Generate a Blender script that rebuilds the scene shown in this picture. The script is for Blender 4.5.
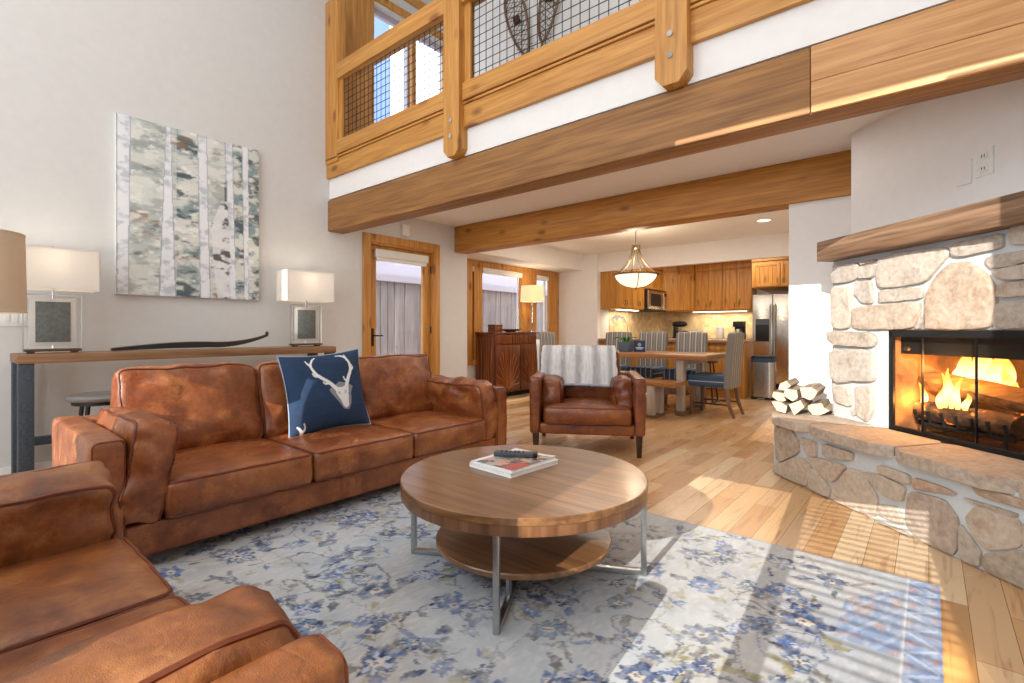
import bpy, bmesh, math, random
import numpy as np
from mathutils import Vector, Matrix, noise
PI = math.pi
S = bpy.context.scene
for o in list(bpy.data.objects): bpy.data.objects.remove(o, do_unlink=True)
COL = S.collection

# ------------------------------------------------------------------ camera
cam = bpy.data.cameras.new('camera'); cam_o = bpy.data.objects.new('camera', cam); COL.objects.link(cam_o)
cam_o.location = (0, 0, 1.12); cam_o.rotation_euler = (PI/2, 0, math.radians(40.1))
cam.sensor_width = 36; cam.lens = 495*36/1024; cam.shift_y = -11.5/1024; cam.clip_start = .02
S.camera = cam_o

# ------------------------------------------------------------------ sky, sun, daylight, exposure
W = bpy.data.worlds.new('sky'); S.world = W; W.use_nodes = True
bgn = W.node_tree.nodes['Background']; bgn.inputs[0].default_value = (.80, .90, 1.0, 1); bgn.inputs[1].default_value = 4.0
def lamp(name, kind, loc, energy, color=(1, 1, 1), rot=(0, 0, 0), size=None, size_y=None, **kw):
    l = bpy.data.lights.new(name, kind); l.energy = energy; l.color = color
    if kind == 'AREA':
        l.shape = 'RECTANGLE'; l.size = size; l.size_y = size_y or size
    for k, v in kw.items(): setattr(l, k, v)
    o = bpy.data.objects.new(name, l); o.location = loc; o.rotation_euler = rot; COL.objects.link(o); return o
sun = lamp('sun', 'SUN', (0, -6, 6), 6.8, (1, .955, .88)); sun.data.angle = math.radians(.14)
sun.rotation_euler = Vector((-.093, 1, -.364)).to_track_quat('-Z', 'Y').to_euler()
SKYC = (.88, .945, 1.0)
lamp('daylight_tall_windows', 'AREA', (-2.2, -2.45, 3.9), 135, SKYC, (PI/2-.25, 0, 0), 5.5, 2.6)
lamp('daylight_low_windows', 'AREA', (-1.6, -2.45, 1.3), 34, SKYC, (PI/2, 0, 0), 4.5, 2.0)
lamp('great_room_fill', 'AREA', (-2.2, .6, 5.6), 48, (1, .98, .95), (0, 0, 0), 4.5, 3.0)  # added soft fill from above, no actual fixtures here
lamp('dining_ceiling_lights', 'AREA', (-3.0, 6.6, 2.59), 42, (1, .93, .82), (0, 0, 0), 3.2, 1.6)
lamp('under_loft_fill', 'AREA', (-2.6, 4.05, 2.59), 16, (1, .98, .95), (0, 0, 0), 4.0, 1.0)  # added neutral fill to whiten the area beneath the loft
lamp('kitchen_ceiling_lights', 'AREA', (-3.2, 9.7, 2.59), 45, (1, .86, .68), (0, 0, 0), 2.0, .9)
S.view_settings.view_transform = 'Standard'; S.view_settings.look = 'None'
S.view_settings.gamma = 1; S.view_settings.use_curve_mapping = False
S.view_settings.exposure = 0.0

# ------------------------------------------------------------------ mesh helpers
class MB:
    def __init__(s): s.v = []; s.f = []; s.T = Matrix.Identity(4)
    def add(s, vs, fs):
        n = len(s.v); s.v += [s.T @ Vector(p) for p in vs]; s.f += [tuple(i+n for i in f) for f in fs]; return s
    def box(s, x0, x1, y0, y1, z0, z1):
        return s.add([(x0,y0,z0),(x1,y0,z0),(x1,y1,z0),(x0,y1,z0),(x0,y0,z1),(x1,y0,z1),(x1,y1,z1),(x0,y1,z1)],
                     [(0,3,2,1),(4,5,6,7),(0,1,5,4),(1,2,6,5),(2,3,7,6),(3,0,4,7)])
    def obox(s, c, sz, R=None):
        R = R or Matrix.Identity(3); h = Vector(sz)/2; vs = []
        for z in (-1, 1):
            for x, y in ((-1,-1),(1,-1),(1,1),(-1,1)): vs.append(Vector(c)+R@Vector((x*h.x, y*h.y, z*h.z)))
        return s.add(vs, [(0,3,2,1),(4,5,6,7),(0,1,5,4),(1,2,6,5),(2,3,7,6),(3,0,4,7)])
    def bar(s, a, b, w, d, up=(0,0,1)):
        a, b = Vector(a), Vector(b); x = (b-a); L = x.length; x.normalize(); u = Vector(up)
        if abs(x.dot(u)) > .98: u = Vector((0,1,0))
        y = u.cross(x).normalized(); z = x.cross(y)
        return s.obox((a+b)/2, (L, w, d), Matrix((x, y, z)).transposed())
    def rings(s, rings, cap0=True, cap1=True, closed=False):
        n = len(rings[0]); vs = [p for r in rings for p in r]; fs = []
        m = len(rings)
        for i in range(m if closed else m-1):
            for j in range(n):
                a, b = i*n+j, i*n+(j+1) % n; k = ((i+1) % m)*n
                fs.append((a, b, k+(j+1) % n, k+j))
        if not closed:
            if cap0: fs.append(tuple(range(n-1, -1, -1)))
            if cap1: fs.append(tuple(range((m-1)*n, m*n)))
        return s.add(vs, fs)
    def tube(s, pts, r, n=8, closed=False):
        pts = [Vector(p) for p in pts]; m = len(pts); rs = r if isinstance(r, (list, tuple)) else [r]*m
        out = []; up = Vector((0, 0, 1))
        for i, p in enumerate(pts):
            t = (pts[(i+1) % m]-pts[i-1]) if closed else (pts[min(i+1, m-1)]-pts[max(i-1, 0)])
            t.normalize()
            if i == 0:
                a = t.cross(up)
                if a.length < .05: a = t.cross(Vector((1, 0, 0)))
            else: a = a - t*a.dot(t)
            a.normalize(); b = t.cross(a)
            out.append([p+(a*math.cos(2*PI*k/n)+b*math.sin(2*PI*k/n))*rs[i] for k in range(n)])
        return s.rings(out, closed=closed)
    def lathe(s, prof, n=24, c=(0, 0, 0), cap0=True, cap1=True):
        return s.rings([[(c[0]+r*math.cos(2*PI*k/n), c[1]+r*math.sin(2*PI*k/n), c[2]+z) for k in range(n)] for r, z in prof], cap0, cap1)
    def prism(s, poly, off):
        off = Vector(off); n = len(poly); p = [Vector(q) for q in poly]
        return s.rings([p, [q+off for q in p]])
    def grid(s, fn, nu, nv):
        vs = [fn(i/nu, j/nv) for j in range(nv+1) for i in range(nu+1)]
        return s.add(vs, [(j*(nu+1)+i, j*(nu+1)+i+1, (j+1)*(nu+1)+i+1, (j+1)*(nu+1)+i) for j in range(nv) for i in range(nu)])
def link(o, parent=None):
    COL.objects.link(o)
    if parent: o.parent = parent
    return o
def build(name, mb, mat, parent=None, bevel=0, segs=2, ang=38, loc=None):
    me = bpy.data.meshes.new(name); me.from_pydata([tuple(v) for v in mb.v], [], mb.f)
    bm = bmesh.new(); bm.from_mesh(me); bmesh.ops.recalc_face_normals(bm, faces=bm.faces)
    if bevel:
        es = [e for e in bm.edges if len(e.link_faces) == 2 and e.calc_face_angle(0) > .6]
        bmesh.ops.bevel(bm, geom=es, offset=bevel, segments=segs, profile=.6, affect='EDGES', clamp_overlap=True)
    bm.to_mesh(me); bm.free()
    me.polygons.foreach_set('use_smooth', [True]*len(me.polygons))
    me.set_sharp_from_angle(angle=math.radians(ang))
    for m in (mat if isinstance(mat, list) else [mat]): me.materials.append(m)
    o = bpy.data.objects.new(name, me)
    if loc: o.location = loc
    return link(o, parent)
def tag(o, label, cat, group=None, kind=None):
    o['label'] = label; o['category'] = cat
    if group: o['group'] = group
    if kind: o['kind'] = kind
    return o
def thing(name, label, cat, loc=(0, 0, 0), rz=0, group=None):
    o = bpy.data.objects.new(name, None); o.empty_display_size = .05
    o.location = loc; o.rotation_euler = (0, 0, rz); COL.objects.link(o); return tag(o, label, cat, group)
def single(name, mb, mat, label, cat, loc=(0, 0, 0), rz=0, group=None, **k):
    o = build(name, mb, mat, None, **k); o.location = loc; o.rotation_euler = (0, 0, rz); return tag(o, label, cat, group)
def struct(name, mb, mat, label=None, cat=None, **k):
    o = build(name, mb, mat, None, **k); o['kind'] = 'structure'
    if label: o['label'] = label; o['category'] = cat
    return o
def dup(root, loc, rz, label=None):
    r = root.copy(); COL.objects.link(r); r.location = loc; r.rotation_euler = (0, 0, rz)
    if label: r['label'] = label
    for ch in list(root.children):
        c = ch.copy(); COL.objects.link(c); c.parent = r
        for g in list(ch.children):
            d = g.copy(); COL.objects.link(d); d.parent = c
    return r
def rot(axis, deg): return Matrix.Rotation(math.radians(deg), 3, axis)

# ------------------------------------------------------------------ materials
def lin(c):
    return tuple((x/12.92 if x <= .04045 else ((x+.055)/1.055)**2.4) for x in c)
def rgb(h): return lin(tuple(int(h[i:i+2], 16)/255 for i in (0, 2, 4)))+(1,)
class NT:
    def __init__(s, name):
        s.m = bpy.data.materials.new(name); s.m.use_nodes = True; s.t = s.m.node_tree; s.b = s.t.nodes['Principled BSDF']; s.o = s.t.nodes['Material Output']
    def n(s, typ, **kw):
        nd = s.t.nodes.new(typ)
        for k, v in kw.items():
            if k.startswith('i_'):
                key = k[2:]; key = int(key) if key.isdigit() else key.replace('_', ' ')
                if hasattr(v, 'is_output') or isinstance(v, bpy.types.NodeSocket): s.t.links.new(v, nd.inputs[key])
                else: nd.inputs[key].default_value = v
            else: setattr(nd, k, v)
        return nd
    def l(s, a, b): s.t.links.new(a, b)
    def coords(s, scale=(1, 1, 1), rotz=0, kind='Object'):
        c = s.n('ShaderNodeTexCoord'); m = s.n('ShaderNodeMapping'); m.inputs['Scale'].default_value = scale; m.inputs['Rotation'].default_value = (0, 0, rotz) if not isinstance(rotz, tuple) else rotz
        s.l(c.outputs[kind], m.inputs['Vector']); return m.outputs[0]
    def ramp(s, fac, stops):
        r = s.n('ShaderNodeValToRGB'); e = r.color_ramp.elements
        while len(e) < len(stops): e.new(.5)
        for k, (p, c) in zip(e, stops): k.position = p; k.color = c
        s.l(fac, r.inputs[0]); return r.outputs[0]
    def mix(s, fac, a, b, mode='MIX'):
        m = s.n('ShaderNodeMix', data_type='RGBA', blend_type=mode)
        for v, i in ((fac, 0), (a, 6), (b, 7)):
            if isinstance(v, bpy.types.NodeSocket): s.l(v, m.inputs[i])
            else: m.inputs[i].default_value = v
        return m.outputs[2]
    def math(s, op, a, b=None):
        m = s.n('ShaderNodeMath', operation=op)
        for v, i in ((a, 0), (b, 1)):
            if v is None: continue
            if isinstance(v, bpy.types.NodeSocket): s.l(v, m.inputs[i])
            else: m.inputs[i].default_value = v
        return m.outputs[0]
    def bump(s, h, strength=.2, dist=.01):
        b = s.n('ShaderNodeBump'); b.inputs['Strength'].default_value = strength; b.inputs['Distance'].default_value = dist
        s.l(h, b.inputs['Height']); s.l(b.outputs[0], s.b.inputs['Normal'])
    def set(s, **kw):
        for k, v in kw.items():
            i = s.b.inputs[k.replace('_', ' ')]
            if isinstance(v, bpy.types.NodeSocket): s.l(v, i)
            else: i.default_value = v
        return s
def flat(name, h, rough=.5, metal=0, noise_amt=.06, scale=30, **kw):
    t = NT(name); c = rgb(h); v = t.coords((scale,)*3); nz = t.n('ShaderNodeTexNoise', i_Vector=v, i_Detail=3.)
    d = tuple(x*(1-noise_amt*2) for x in c[:3])+(1,); e = tuple(min(1, x*(1+noise_amt)) for x in c[:3])+(1,)
    t.set(Base_Color=t.ramp(nz.outputs[0], [(.3, d), (.7, e)]), Roughness=rough, Metallic=metal, **kw); return t.m
def wood(name, c1, c2, axis='X', rough=.45, grain=1.0, knots=True, dark=None, kind='Object', coat=0., fine=.30):
    """long grain along one axis, slow tone drift, scattered knots"""
    t = NT(name); a = 'XYZ'.index(axis); sc = [14*grain]*3; sc[a] = .9*grain
    v = t.coords(tuple(sc), kind=kind); n1 = t.n('ShaderNodeTexNoise', i_Vector=v, i_Scale=1.6, i_Detail=5., i_Distortion=.8)
    sc2 = [70*grain]*3; sc2[a] = 2.5*grain; n2 = t.n('ShaderNodeTexNoise', i_Vector=t.coords(tuple(sc2), kind=kind), i_Scale=1., i_Detail=2.)
    c = t.ramp(n1.outputs[0], [(.32, rgb(c2)), (.68, rgb(c1))])
    c = t.mix(t.math('MULTIPLY', t.ramp(n2.outputs[0], [(.42, (0, 0, 0, 1)), (.68, (1, 1, 1, 1))]), fine), c, rgb(dark or c2), 'MIX')
    if knots:
        sc3 = [4.2]*3; sc3[a] = 2.0
        vo = t.n('ShaderNodeTexVoronoi', i_Vector=t.coords(tuple(sc3), kind=kind), i_Scale=1.0)
        k = t.ramp(vo.outputs['Distance'], [(.08, (1, 1, 1, 1)), (.19, (0, 0, 0, 1))])
        c = t.mix(t.math('MULTIPLY', k, .8), c, rgb(dark or '5a2f10'))
    t.set(Base_Color=c, Roughness=rough, Coat_Weight=coat, Coat_Roughness=.15); t.bump(n2.outputs[0], .12, .004); return t.m
def leather(name, a, b, c, rough=.36):
    t = NT(name); v = t.coords((1, 1, 1))
    n1 = t.n('ShaderNodeTexNoise', i_Vector=v, i_Scale=9., i_Detail=6., i_Roughness=.65)
    n2 = t.n('ShaderNodeTexNoise', i_Vector=v, i_Scale=60., i_Detail=4.)
    n3 = t.n('ShaderNodeTexNoise', i_Vector=v, i_Scale=2.4, i_Detail=3.)
    vo = t.n('ShaderNodeTexVoronoi', i_Vector=v, i_Scale=240., feature='DISTANCE_TO_EDGE')
    col = t.ramp(n1.outputs[0], [(.30, rgb(a)), (.52, rgb(b)), (.72, rgb(c))])
    col = t.mix(t.ramp(n2.outputs[0], [(.45, (0, 0, 0, 1)), (.75, (.45,)*3+(1,))]), col, rgb(a))
    col = t.mix(t.ramp(n3.outputs[0], [(.4, (0, 0, 0, 1)), (.7, (.4,)*3+(1,))]), col, rgb(c))
    t.set(Base_Color=col, Roughness=t.ramp(n1.outputs[0], [(.3, (rough+.08,)*3+(1,)), (.7, (rough-.06,)*3+(1,))]), Coat_Weight=.18, Coat_Roughness=.22)
    wr = t.n('ShaderNodeTexNoise', i_Vector=t.coords((1, 1, .55)), i_Scale=8., i_Detail=2., i_Distortion=.5); ridge = t.math('ABSOLUTE', t.math('SUBTRACT', wr.outputs[0], .5))
    h = t.math('ADD', t.math('MULTIPLY', n1.outputs[0], 1.2), t.math('MULTIPLY', vo.outputs[0], .3)); h = t.math('ADD', h, t.math('MULTIPLY', t.math('MULTIPLY', t.math('MINIMUM', ridge, .05), 9.), t.ramp(n3.outputs[0], [(.42, (0, 0, 0, 1)), (.6, (1, 1, 1, 1))]))); t.bump(h, .36, .008); return t.m
def vcol(name, rough=.8, bump=0., scale=300):
    t = NT(name); a = t.n('ShaderNodeVertexColor', layer_name='Col'); t.set(Base_Color=a.outputs[0], Roughness=rough)
    if bump:
        nz = t.n('ShaderNodeTexNoise', i_Vector=t.coords((scale,)*3), i_Detail=2.); t.bump(nz.outputs[0], bump, .004)
    return t.m
def emit(name, col, strength):
    t = NT(name); t.set(Base_Color=col, Emission_Color=col, Emission_Strength=strength); return t.m
def shade_mat(name, h, e, ec=(1, .82, .6, 1), thru=.45):
    """lampshade cloth: lets the bulb's light through"""
    t = NT(name); tr = t.n('ShaderNodeBsdfTranslucent'); tr.inputs[0].default_value = rgb(h)
    v = t.coords((220, 220, 60)); nz = t.n('ShaderNodeTexNoise', i_Vector=v)
    t.set(Base_Color=t.ramp(nz.outputs[0], [(.3, tuple(x*.86 for x in rgb(h)[:3])+(1,)), (.7, rgb(h))]), Roughness=.9)
    if e: t.set(Emission_Color=ec, Emission_Strength=e)
    mx = t.n('ShaderNodeMixShader'); mx.inputs[0].default_value = thru; t.l(t.b.outputs[0], mx.inputs[1]); t.l(tr.outputs[0], mx.inputs[2]); t.l(mx.outputs[0], t.o.inputs[0]); return t.m
def glass_mat(name, tint=(1, 1, 1, 1), gloss=.08, fk=.9):
    t = NT(name); tr = t.n('ShaderNodeBsdfTransparent'); tr.inputs[0].default_value = tint
    gl = t.n('ShaderNodeBsdfGlossy'); gl.inputs['Roughness'].default_value = .02
    lw = t.n('ShaderNodeLayerWeight', i_Blend=.5); mx = t.n('ShaderNodeMixShader')
    t.l(t.math('ADD', t.math('MULTIPLY', t.math('POWER', lw.outputs['Facing'], 4.), fk*.8), .03*fk), mx.inputs[0]); t.l(tr.outputs[0], mx.inputs[1]); t.l(gl.outputs[0], mx.inputs[2]); t.l(mx.outputs[0], t.o.inputs[0]); return t.m

M = {}
M['wall'] = flat('wall_paint', 'dad9d6', .9, noise_amt=.012, scale=3)
M['wall_white'] = flat('white_paint', 'efedea', .9, noise_amt=.01, scale=3)
M['ceil'] = flat('ceiling_paint', 'eeeae6', .95, noise_amt=.01, scale=3)
M['pine'] = wood('pine_along_x', 'd69c50', 'ba7c34', 'X', .5, dark='7a4214')
M['pine_y'] = wood('pine_along_y', 'd69c50', 'ba7c34', 'Y', .5, dark='7a4214')
M['pine_z'] = wood('pine_along_z', 'd69c50', 'ba7c34', 'Z', .5, dark='7a4214')
M['beam_brown'] = wood('weathered_beam', 'ab7840', '875a2c', 'X', .6, dark='5c3a1c', knots=False, grain=.8, fine=.5)
M['beam_pine'] = wood('pale_pine_board', 'd8a36c', 'bd854c', 'X', .55, dark='8a4c20')
M['beam_orange'] = wood('orange_beam', 'c48838', 'a46a24', 'X', .45, dark='5e3410')
M['cab'] = wood('cabinet_alder', 'cc9444', 'ac7026', 'Z', .4, grain=1.2, dark='6a3a10')
M['walnut'] = wood('walnut', '956a43', '694526', 'X', .3, grain=.9, knots=False, dark='543318', coat=.3)
M['walnut_z'] = wood('walnut_rim', '8e6240', '5e3b22', 'Z', .35, grain=.7, knots=False, dark='3c2412')
M['console_wood'] = wood('console_oak', 'a17a55', '7b5636', 'Y', .5, knots=False, dark='4d3420')
M['mantel'] = wood('mantel_timber', '9a7a5e', '6e4e36', 'X', .65, knots=False, dark='3a281c', grain=.7, fine=.7)
M['table_wood'] = wood('dining_wood', 'b9814a', '97602c', 'X', .3, dark='603a18', coat=.3)
M['chair_wood'] = wood('chair_leg_wood', '8a6a50', '6a4c36', 'Z', .5, knots=False)
M['dark_leg'] = wood('dark_leg_wood', '4a2a18', '2e180c', 'Z', .35, knots=False)
M['carved'] = wood('carved_cabinet_wood', '8a4a26', '5c2c14', 'Z', .3, grain=.8, knots=False, dark='2e140a', coat=.2)
M['carved_line'] = wood('carved_relief_wood', 'b06c3a', '7c4420', 'Z', .35, knots=False, dark='4a2412')
M['leather'] = leather('cognac_leather', '5c2a12', '8f4a21', 'b87a48', .30)
M['leather2'] = leather('tobacco_leather', '5a2c12', '86491f', 'ad7340', .38)
M['leather3'] = leather('chestnut_leather', '50240f', '7c3c1b', 'a3632f', .30)
M['piping'] = flat('leather_piping', '6b3114', .45)
M['steel'] = flat('brushed_steel', 'b9bcbc', .28, 1.0, .04, 8)
M['chrome'] = flat('chrome', 'd5d6d6', .12, 1.0, .01)
M['nickel'] = flat('aged_bronze', '6d5a44', .4, .8)
M['black'] = flat('black_metal', '1b1b1d', .45, .3)
M['soot'] = flat('soot_black', '0d0b0a', .9)
M['slate'] = flat('blue_grey_steel', '48525c', .55, .3, .15, 12)
M['white_plastic'] = flat('white_plastic', 'efeeea', .4)
M['whitewash'] = wood('whitewashed_wood', 'c9bfb2', 'a8998a', 'Z', .6, knots=False)
M['glass'] = glass_mat('window_glass')
M['fireglass'] = glass_mat('firebox_glass', (.97, .95, .92, 1), 0., .3)
M['shade_white'] = shade_mat('white_linen_shade', 'f1ece6', .05, thru=.35)
M['shade_warm'] = shade_mat('lit_cream_shade', 'f6e3c4', .45)
M['shade_beige'] = shade_mat('beige_burlap_shade', 'e4d2b8', .03, thru=.2)
M['alabaster'] = emit('alabaster_glass', (1, .86, .66, 1), 1.1)
M['bulb'] = emit('warm_bulb', (1, .85, .62, 1), 6)
M['undercab'] = emit('under_cabinet_strip', (1, .88, .68, 1), 6)
M['downlight'] = emit('recessed_lamp', (1, .93, .82, 1), 7)
M['blind'] = flat('white_roller_blind', 'f1efe9', .7)
M['fridge'] = flat('stainless_steel', 'c4c2be', .24, 1.0, .05, 5)
M['navy'] = flat('navy_card', '1d4272', .6)
M['planter'] = flat('blue_grey_planter', '5c6a78', .6)
M['leaf'] = flat('orchid_leaf', '3f7a2e', .45, noise_amt=.2)
M['petal'] = flat('orchid_petal', 'fbf7f8', .6)
M['bag'] = flat('blue_bin_liner', '22496a', .5)
M['granite'] = flat('brown_granite', 'a5846a', .25, noise_amt=.3, scale=120)
M['paper'] = flat('white_paper', 'f4f3f0', .6)
M['fence'] = wood('grey_fence_boards', 'a89a96', '8a7c78', 'Z', .8, knots=False, dark='6c605c')
M['siding'] = flat('lavender_siding', 'b9aeb6', .8)
M['snow'] = flat('snowy_ground', 'e8ecf2', .9)
def mk_tile():
    t = NT('tumbled_stone_backsplash'); v = t.coords((1, 1, 1), kind='Object')
    c = t.n('ShaderNodeTexNoise', i_Vector=v, i_Scale=9., i_Detail=5.)
    br = t.n('ShaderNodeTexVoronoi', i_Vector=v, i_Scale=9., distance='CHEBYCHEV')
    col = t.mix(.5, t.ramp(c.outputs[0], [(.3, rgb('b59c72')), (.7, rgb('e0cda4'))]), t.ramp(br.outputs['Color'], [(.2, rgb('b79d74')), (.8, rgb('e4d3ac'))]))
    t.set(Base_Color=col, Roughness=.5); return t.m
M['tile'] = mk_tile()
def mk_floor():
    t = NT('hickory_floor_boards'); v = t.coords((1, 1, 1), PI/2)
    br = t.n('ShaderNodeTexBrick', i_Vector=v, i_Scale=1., i_Mortar_Size=.0012, i_Mortar_Smooth=.1, i_Bias=0., i_Brick_Width=1.15, i_Row_Height=.122)
    br.offset = .37; br.inputs['Color1'].default_value = (0, 0, 0, 1); br.inputs['Color2'].default_value = (1, 1, 1, 1); br.inputs['Mortar'].default_value = (.5, .5, .5, 1)
    n1 = t.n('ShaderNodeTexNoise', i_Vector=t.coords((16, 1.3, 16)), i_Scale=1.5, i_Detail=6., i_Distortion=1.2)
    n0 = t.n('ShaderNodeTexNoise', i_Vector=t.coords((1.2, .5, 1)), i_Scale=1.6, i_Detail=2.)
    tone = t.ramp(br.outputs[0], [(.0, rgb('b48452')), (.3, rgb('c89c6a')), (.6, rgb('d2ab7c')), (.85, rgb('dfc29c')), (1, rgb('bc8e5e'))])
    g = t.ramp(n1.outputs[0], [(.30, rgb('a06c3c')), (.45, rgb('ffffff'))])
    col = t.mix(.48, tone, g, 'MULTIPLY')
    kn = t.n('ShaderNodeTexVoronoi', i_Vector=t.coords((3.6, 1.1, 1)), i_Scale=1.)
    col = t.mix(t.ramp(kn.outputs['Distance'], [(.03, (.7,)*3+(1,)), (.10, (0, 0, 0, 1))]), col, rgb('5a3214'))
    col = t.mix(br.outputs['Fac'], col, rgb('6e431f'))
    t.set(Base_Color=col, Roughness=t.ramp(n0.outputs[0], [(.3, (.22,)*3+(1,)), (.7, (.34,)*3+(1,))]), Coat_Weight=.15, Coat_Roughness=.12)
    t.bump(t.math('SUBTRACT', n1.outputs[0], t.math('MULTIPLY', br.outputs['Fac'], 2.)), .08, .003); return t.m
M['floor'] = mk_floor()
def mk_stone(name, pal, mott=.5):
    t = NT(name); g = t.n('ShaderNodeNewGeometry'); v = t.coords((1, 1, 1))
    base = t.ramp(g.outputs['Random Per Island'], [((i+.5)/len(pal), rgb(c)) for i, c in enumerate(pal)])
    n1 = t.n('ShaderNodeTexNoise', i_Vector=v, i_Scale=7., i_Detail=7., i_Roughness=.62, i_Distortion=.6)
    n2 = t.n('ShaderNodeTexNoise', i_Vector=v, i_Scale=38., i_Detail=4.)
    col = t.mix(t.ramp(n1.outputs[0], [(.40, (0, 0, 0, 1)), (.66, (mott,)*3+(1,))]), base, rgb('c2b2a0'))
    col = t.mix(t.ramp(n1.outputs[0], [(.30, (mott,)*3+(1,)), (.46, (0, 0, 0, 1))]), col, rgb('a07a5a'))
    col = t.mix(.25, col, t.ramp(n2.outputs[0], [(.3, rgb('8a8078')), (.7, rgb('efe6da'))]), 'MIX')
    t.set(Base_Color=col, Roughness=.85); t.bump(t.math('ADD', n1.outputs[0], t.math('MULTIPLY', n2.outputs[0], .4)), .5, .02); return t.m
M['stone'] = mk_stone('field_stone', ['a9a197', 'a98c72', 'b8ada0', '968876', 'c0b6a8', 'b09478', 'a09a92'])
M['stone_hearth'] = mk_stone('hearth_stone', ['bca78f', 'b09c88', 'c6b6a0', '8f7a62', 'b8a088', 'a09284', 'a87c54'])
M['flag'] = mk_stone('flagstone_slab', ['b09880', 'bda58c', 'a8927c'], .6)
M['mortar'] = flat('pale_mortar', 'ccd0d0', .95, noise_amt=.08, scale=40)

# ------------------------------------------------------------------ the setting
def holed(mb, plane, t0, t1, a0, a1, z0, z1, holes):
    """wall slab with rectangular openings: plane 'X' spans Y by Z, 'Y' spans X by Z"""
    As = sorted({a0, a1, *[h[0] for h in holes], *[h[1] for h in holes]}); Zs = sorted({z0, z1, *[h[2] for h in holes], *[h[3] for h in holes]})
    for i in range(len(As)-1):
        for j in range(len(Zs)-1):
            ca, cz = (As[i]+As[i+1])/2, (Zs[j]+Zs[j+1])/2
            if any(h[0] < ca < h[1] and h[2] < cz < h[3] for h in holes): continue
            if plane == 'X': mb.box(t0, t1, As[i], As[i+1], Zs[j], Zs[j+1])
            else: mb.box(As[i], As[i+1], t0, t1, Zs[j], Zs[j+1])
    return mb
struct('floor', MB().box(-6.0, 2.7, -2.7, 11.75, -.1, 0), M['floor'], 'hickory plank floor running toward the kitchen', 'floor')
struct('ground', MB().box(-40, 30, -30, 40, -.4, -.12), M['snow'], 'pale snowy ground outside', 'ground')
struct('wall_left', holed(MB(), 'X', -5.40, -5.24, -2.7, 5.19, 0, 5.7, [(3.5, 4.55, 0, 2.22), (3.50, 5.0, 3.1, 5.15)]), M['wall'], 'tall off-white wall behind the console table', 'wall')
struct('wall_alcove', holed(MB(), 'X', -6.0, -5.86, 5.19, 8.44, 0, 2.62, [(5.88, 8.30, .6, 2.22)]), M['wall'], 'wall of the window alcove behind the carved sideboard', 'wall')
struct('wall_return', MB().box(-6.0, -5.40, 5.05, 5.19, 0, 2.62), M['wall'])
struct('wall_end', MB().box(-6.0, -4.94, 8.44, 8.56, 0, 2.62), M['wall_white'], 'white end wall beyond the alcove window', 'wall')
struct('ceiling_soffit', MB().box(-5.86, -5.27, 5.19, 8.44, 2.3, 2.611), M['ceil'], 'boxed soffit above the alcove window', 'ceiling')
struct('wall_kitchen_left', MB().box(-5.06, -4.94, 8.56, 11.75, 0, 2.62), M['wall'])
struct('wall_back', MB().box(-5.06, -.9, 11.6, 11.75, 0, 2.62), M['wall'], 'kitchen back wall', 'wall')
struct('wall_kitchen_right', MB().box(-.955, -.45, 4.97, 11.75, 0, 2.611), M['wall_white'], 'white wall end beside the stacked firewood', 'wall')
struct('ceiling_dining', MB().box(-6.0, 2.7, 2.985, 11.75, 2.611, 2.87), M['ceil'], 'white ceiling over the dining area', 'ceiling')
struct('ceiling_kitchen_header', MB().box(-4.94, -.955, 8.50, 8.62, 2.255, 2.611), M['ceil'], 'dropped white header in front of the kitchen cabinets', 'ceiling')
struct('ceiling', MB().box(-5.5, 2.7, -2.7, 4.85, 5.7, 5.8), M['ceil'], 'high ceiling of the great room', 'ceiling')
struct('wall_loft', MB().box(-5.4, 2.7, 4.75, 4.85, 2.87, 5.7), M['wall_white'], 'white wall of the loft walkway', 'wall')
struct('wall_right', MB().box(2.6, 2.7, -2.7, 4.75, 0, 5.7), M['wall'])
struct('wall_windows', holed(MB(), 'Y', -2.7, -2.6, -5.4, 2.7, 0, 5.7,
    [(-.76, -.11, .1, 2.38), (-.01, .56, .1, 2.38), (-3.75, -2.75, .1, 2.38), (-.67, .85, 2.92, 4.335), (-4.47, -4.02, 2.92, 4.31), (-3.52, -2.72, 2.92, 4.31)]), M['wall'], 'window wall facing the sun', 'wall')
m = MB()
for i in range(76): m.box(-.02, .57, -2.665, -2.640, .12+i*.030, .1212+i*.030)
struct('window_blind_slats', m, M['wall_white'])
struct('trim_sun_block', MB().box(.58, .85, -2.68, -2.62, 4.15, 4.29), M['wall_white'])  # unseen bar added to keep sun off the wall above the mantel
# angled fireplace corner: local x runs along the face toward the camera side, local y away from the room
FO = bpy.data.objects.new('frame_tmp', None)
SQ = math.sqrt(.5); S0, W0 = 2.70, 2.77
ROOT_XY = (SQ*(W0-S0), SQ*(W0+S0)); RZ = -PI/4
def L(s, w, z): return (S0-s, w-W0, z)
def lbox(mb, s0, s1, w0, w1, z0, z1): return mb.box(S0-max(s0, s1), S0-min(s0, s1), w0-W0, w1-W0, z0, z1)
BX = (2.02, 3.06, .4626, 1.10)          # firebox opening: along the face, and up
mb = MB()
for s0, s1, z0, z1 in ((-.785, 1.29, 0, 5.7), (1.29, BX[0], 0, 2.611), (BX[0], BX[1], BX[3], 2.611), (BX[0], BX[1], 0, BX[2]), (BX[1], 3.53, 0, 2.611)):
    lbox(mb, s0, s1, 2.892, 3.0, z0, z1)
w = struct('wall_fireplace', mb, M['wall_white'], 'angled white wall above the stone fireplace', 'wall'); w.location = (*ROOT_XY, 0); w.rotation_euler = (0, 0, RZ)
struct('wall_fireplace_side', MB().box(-.452, -.30, 4.56, 4.98, 0, 2.611), M['wall_white'])
struct('baseboard_left', MB().box(-5.24, -5.225, -2.6, 3.41, 0, .10), M['wall_white'])
bpy.data.objects.remove(FO)

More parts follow.
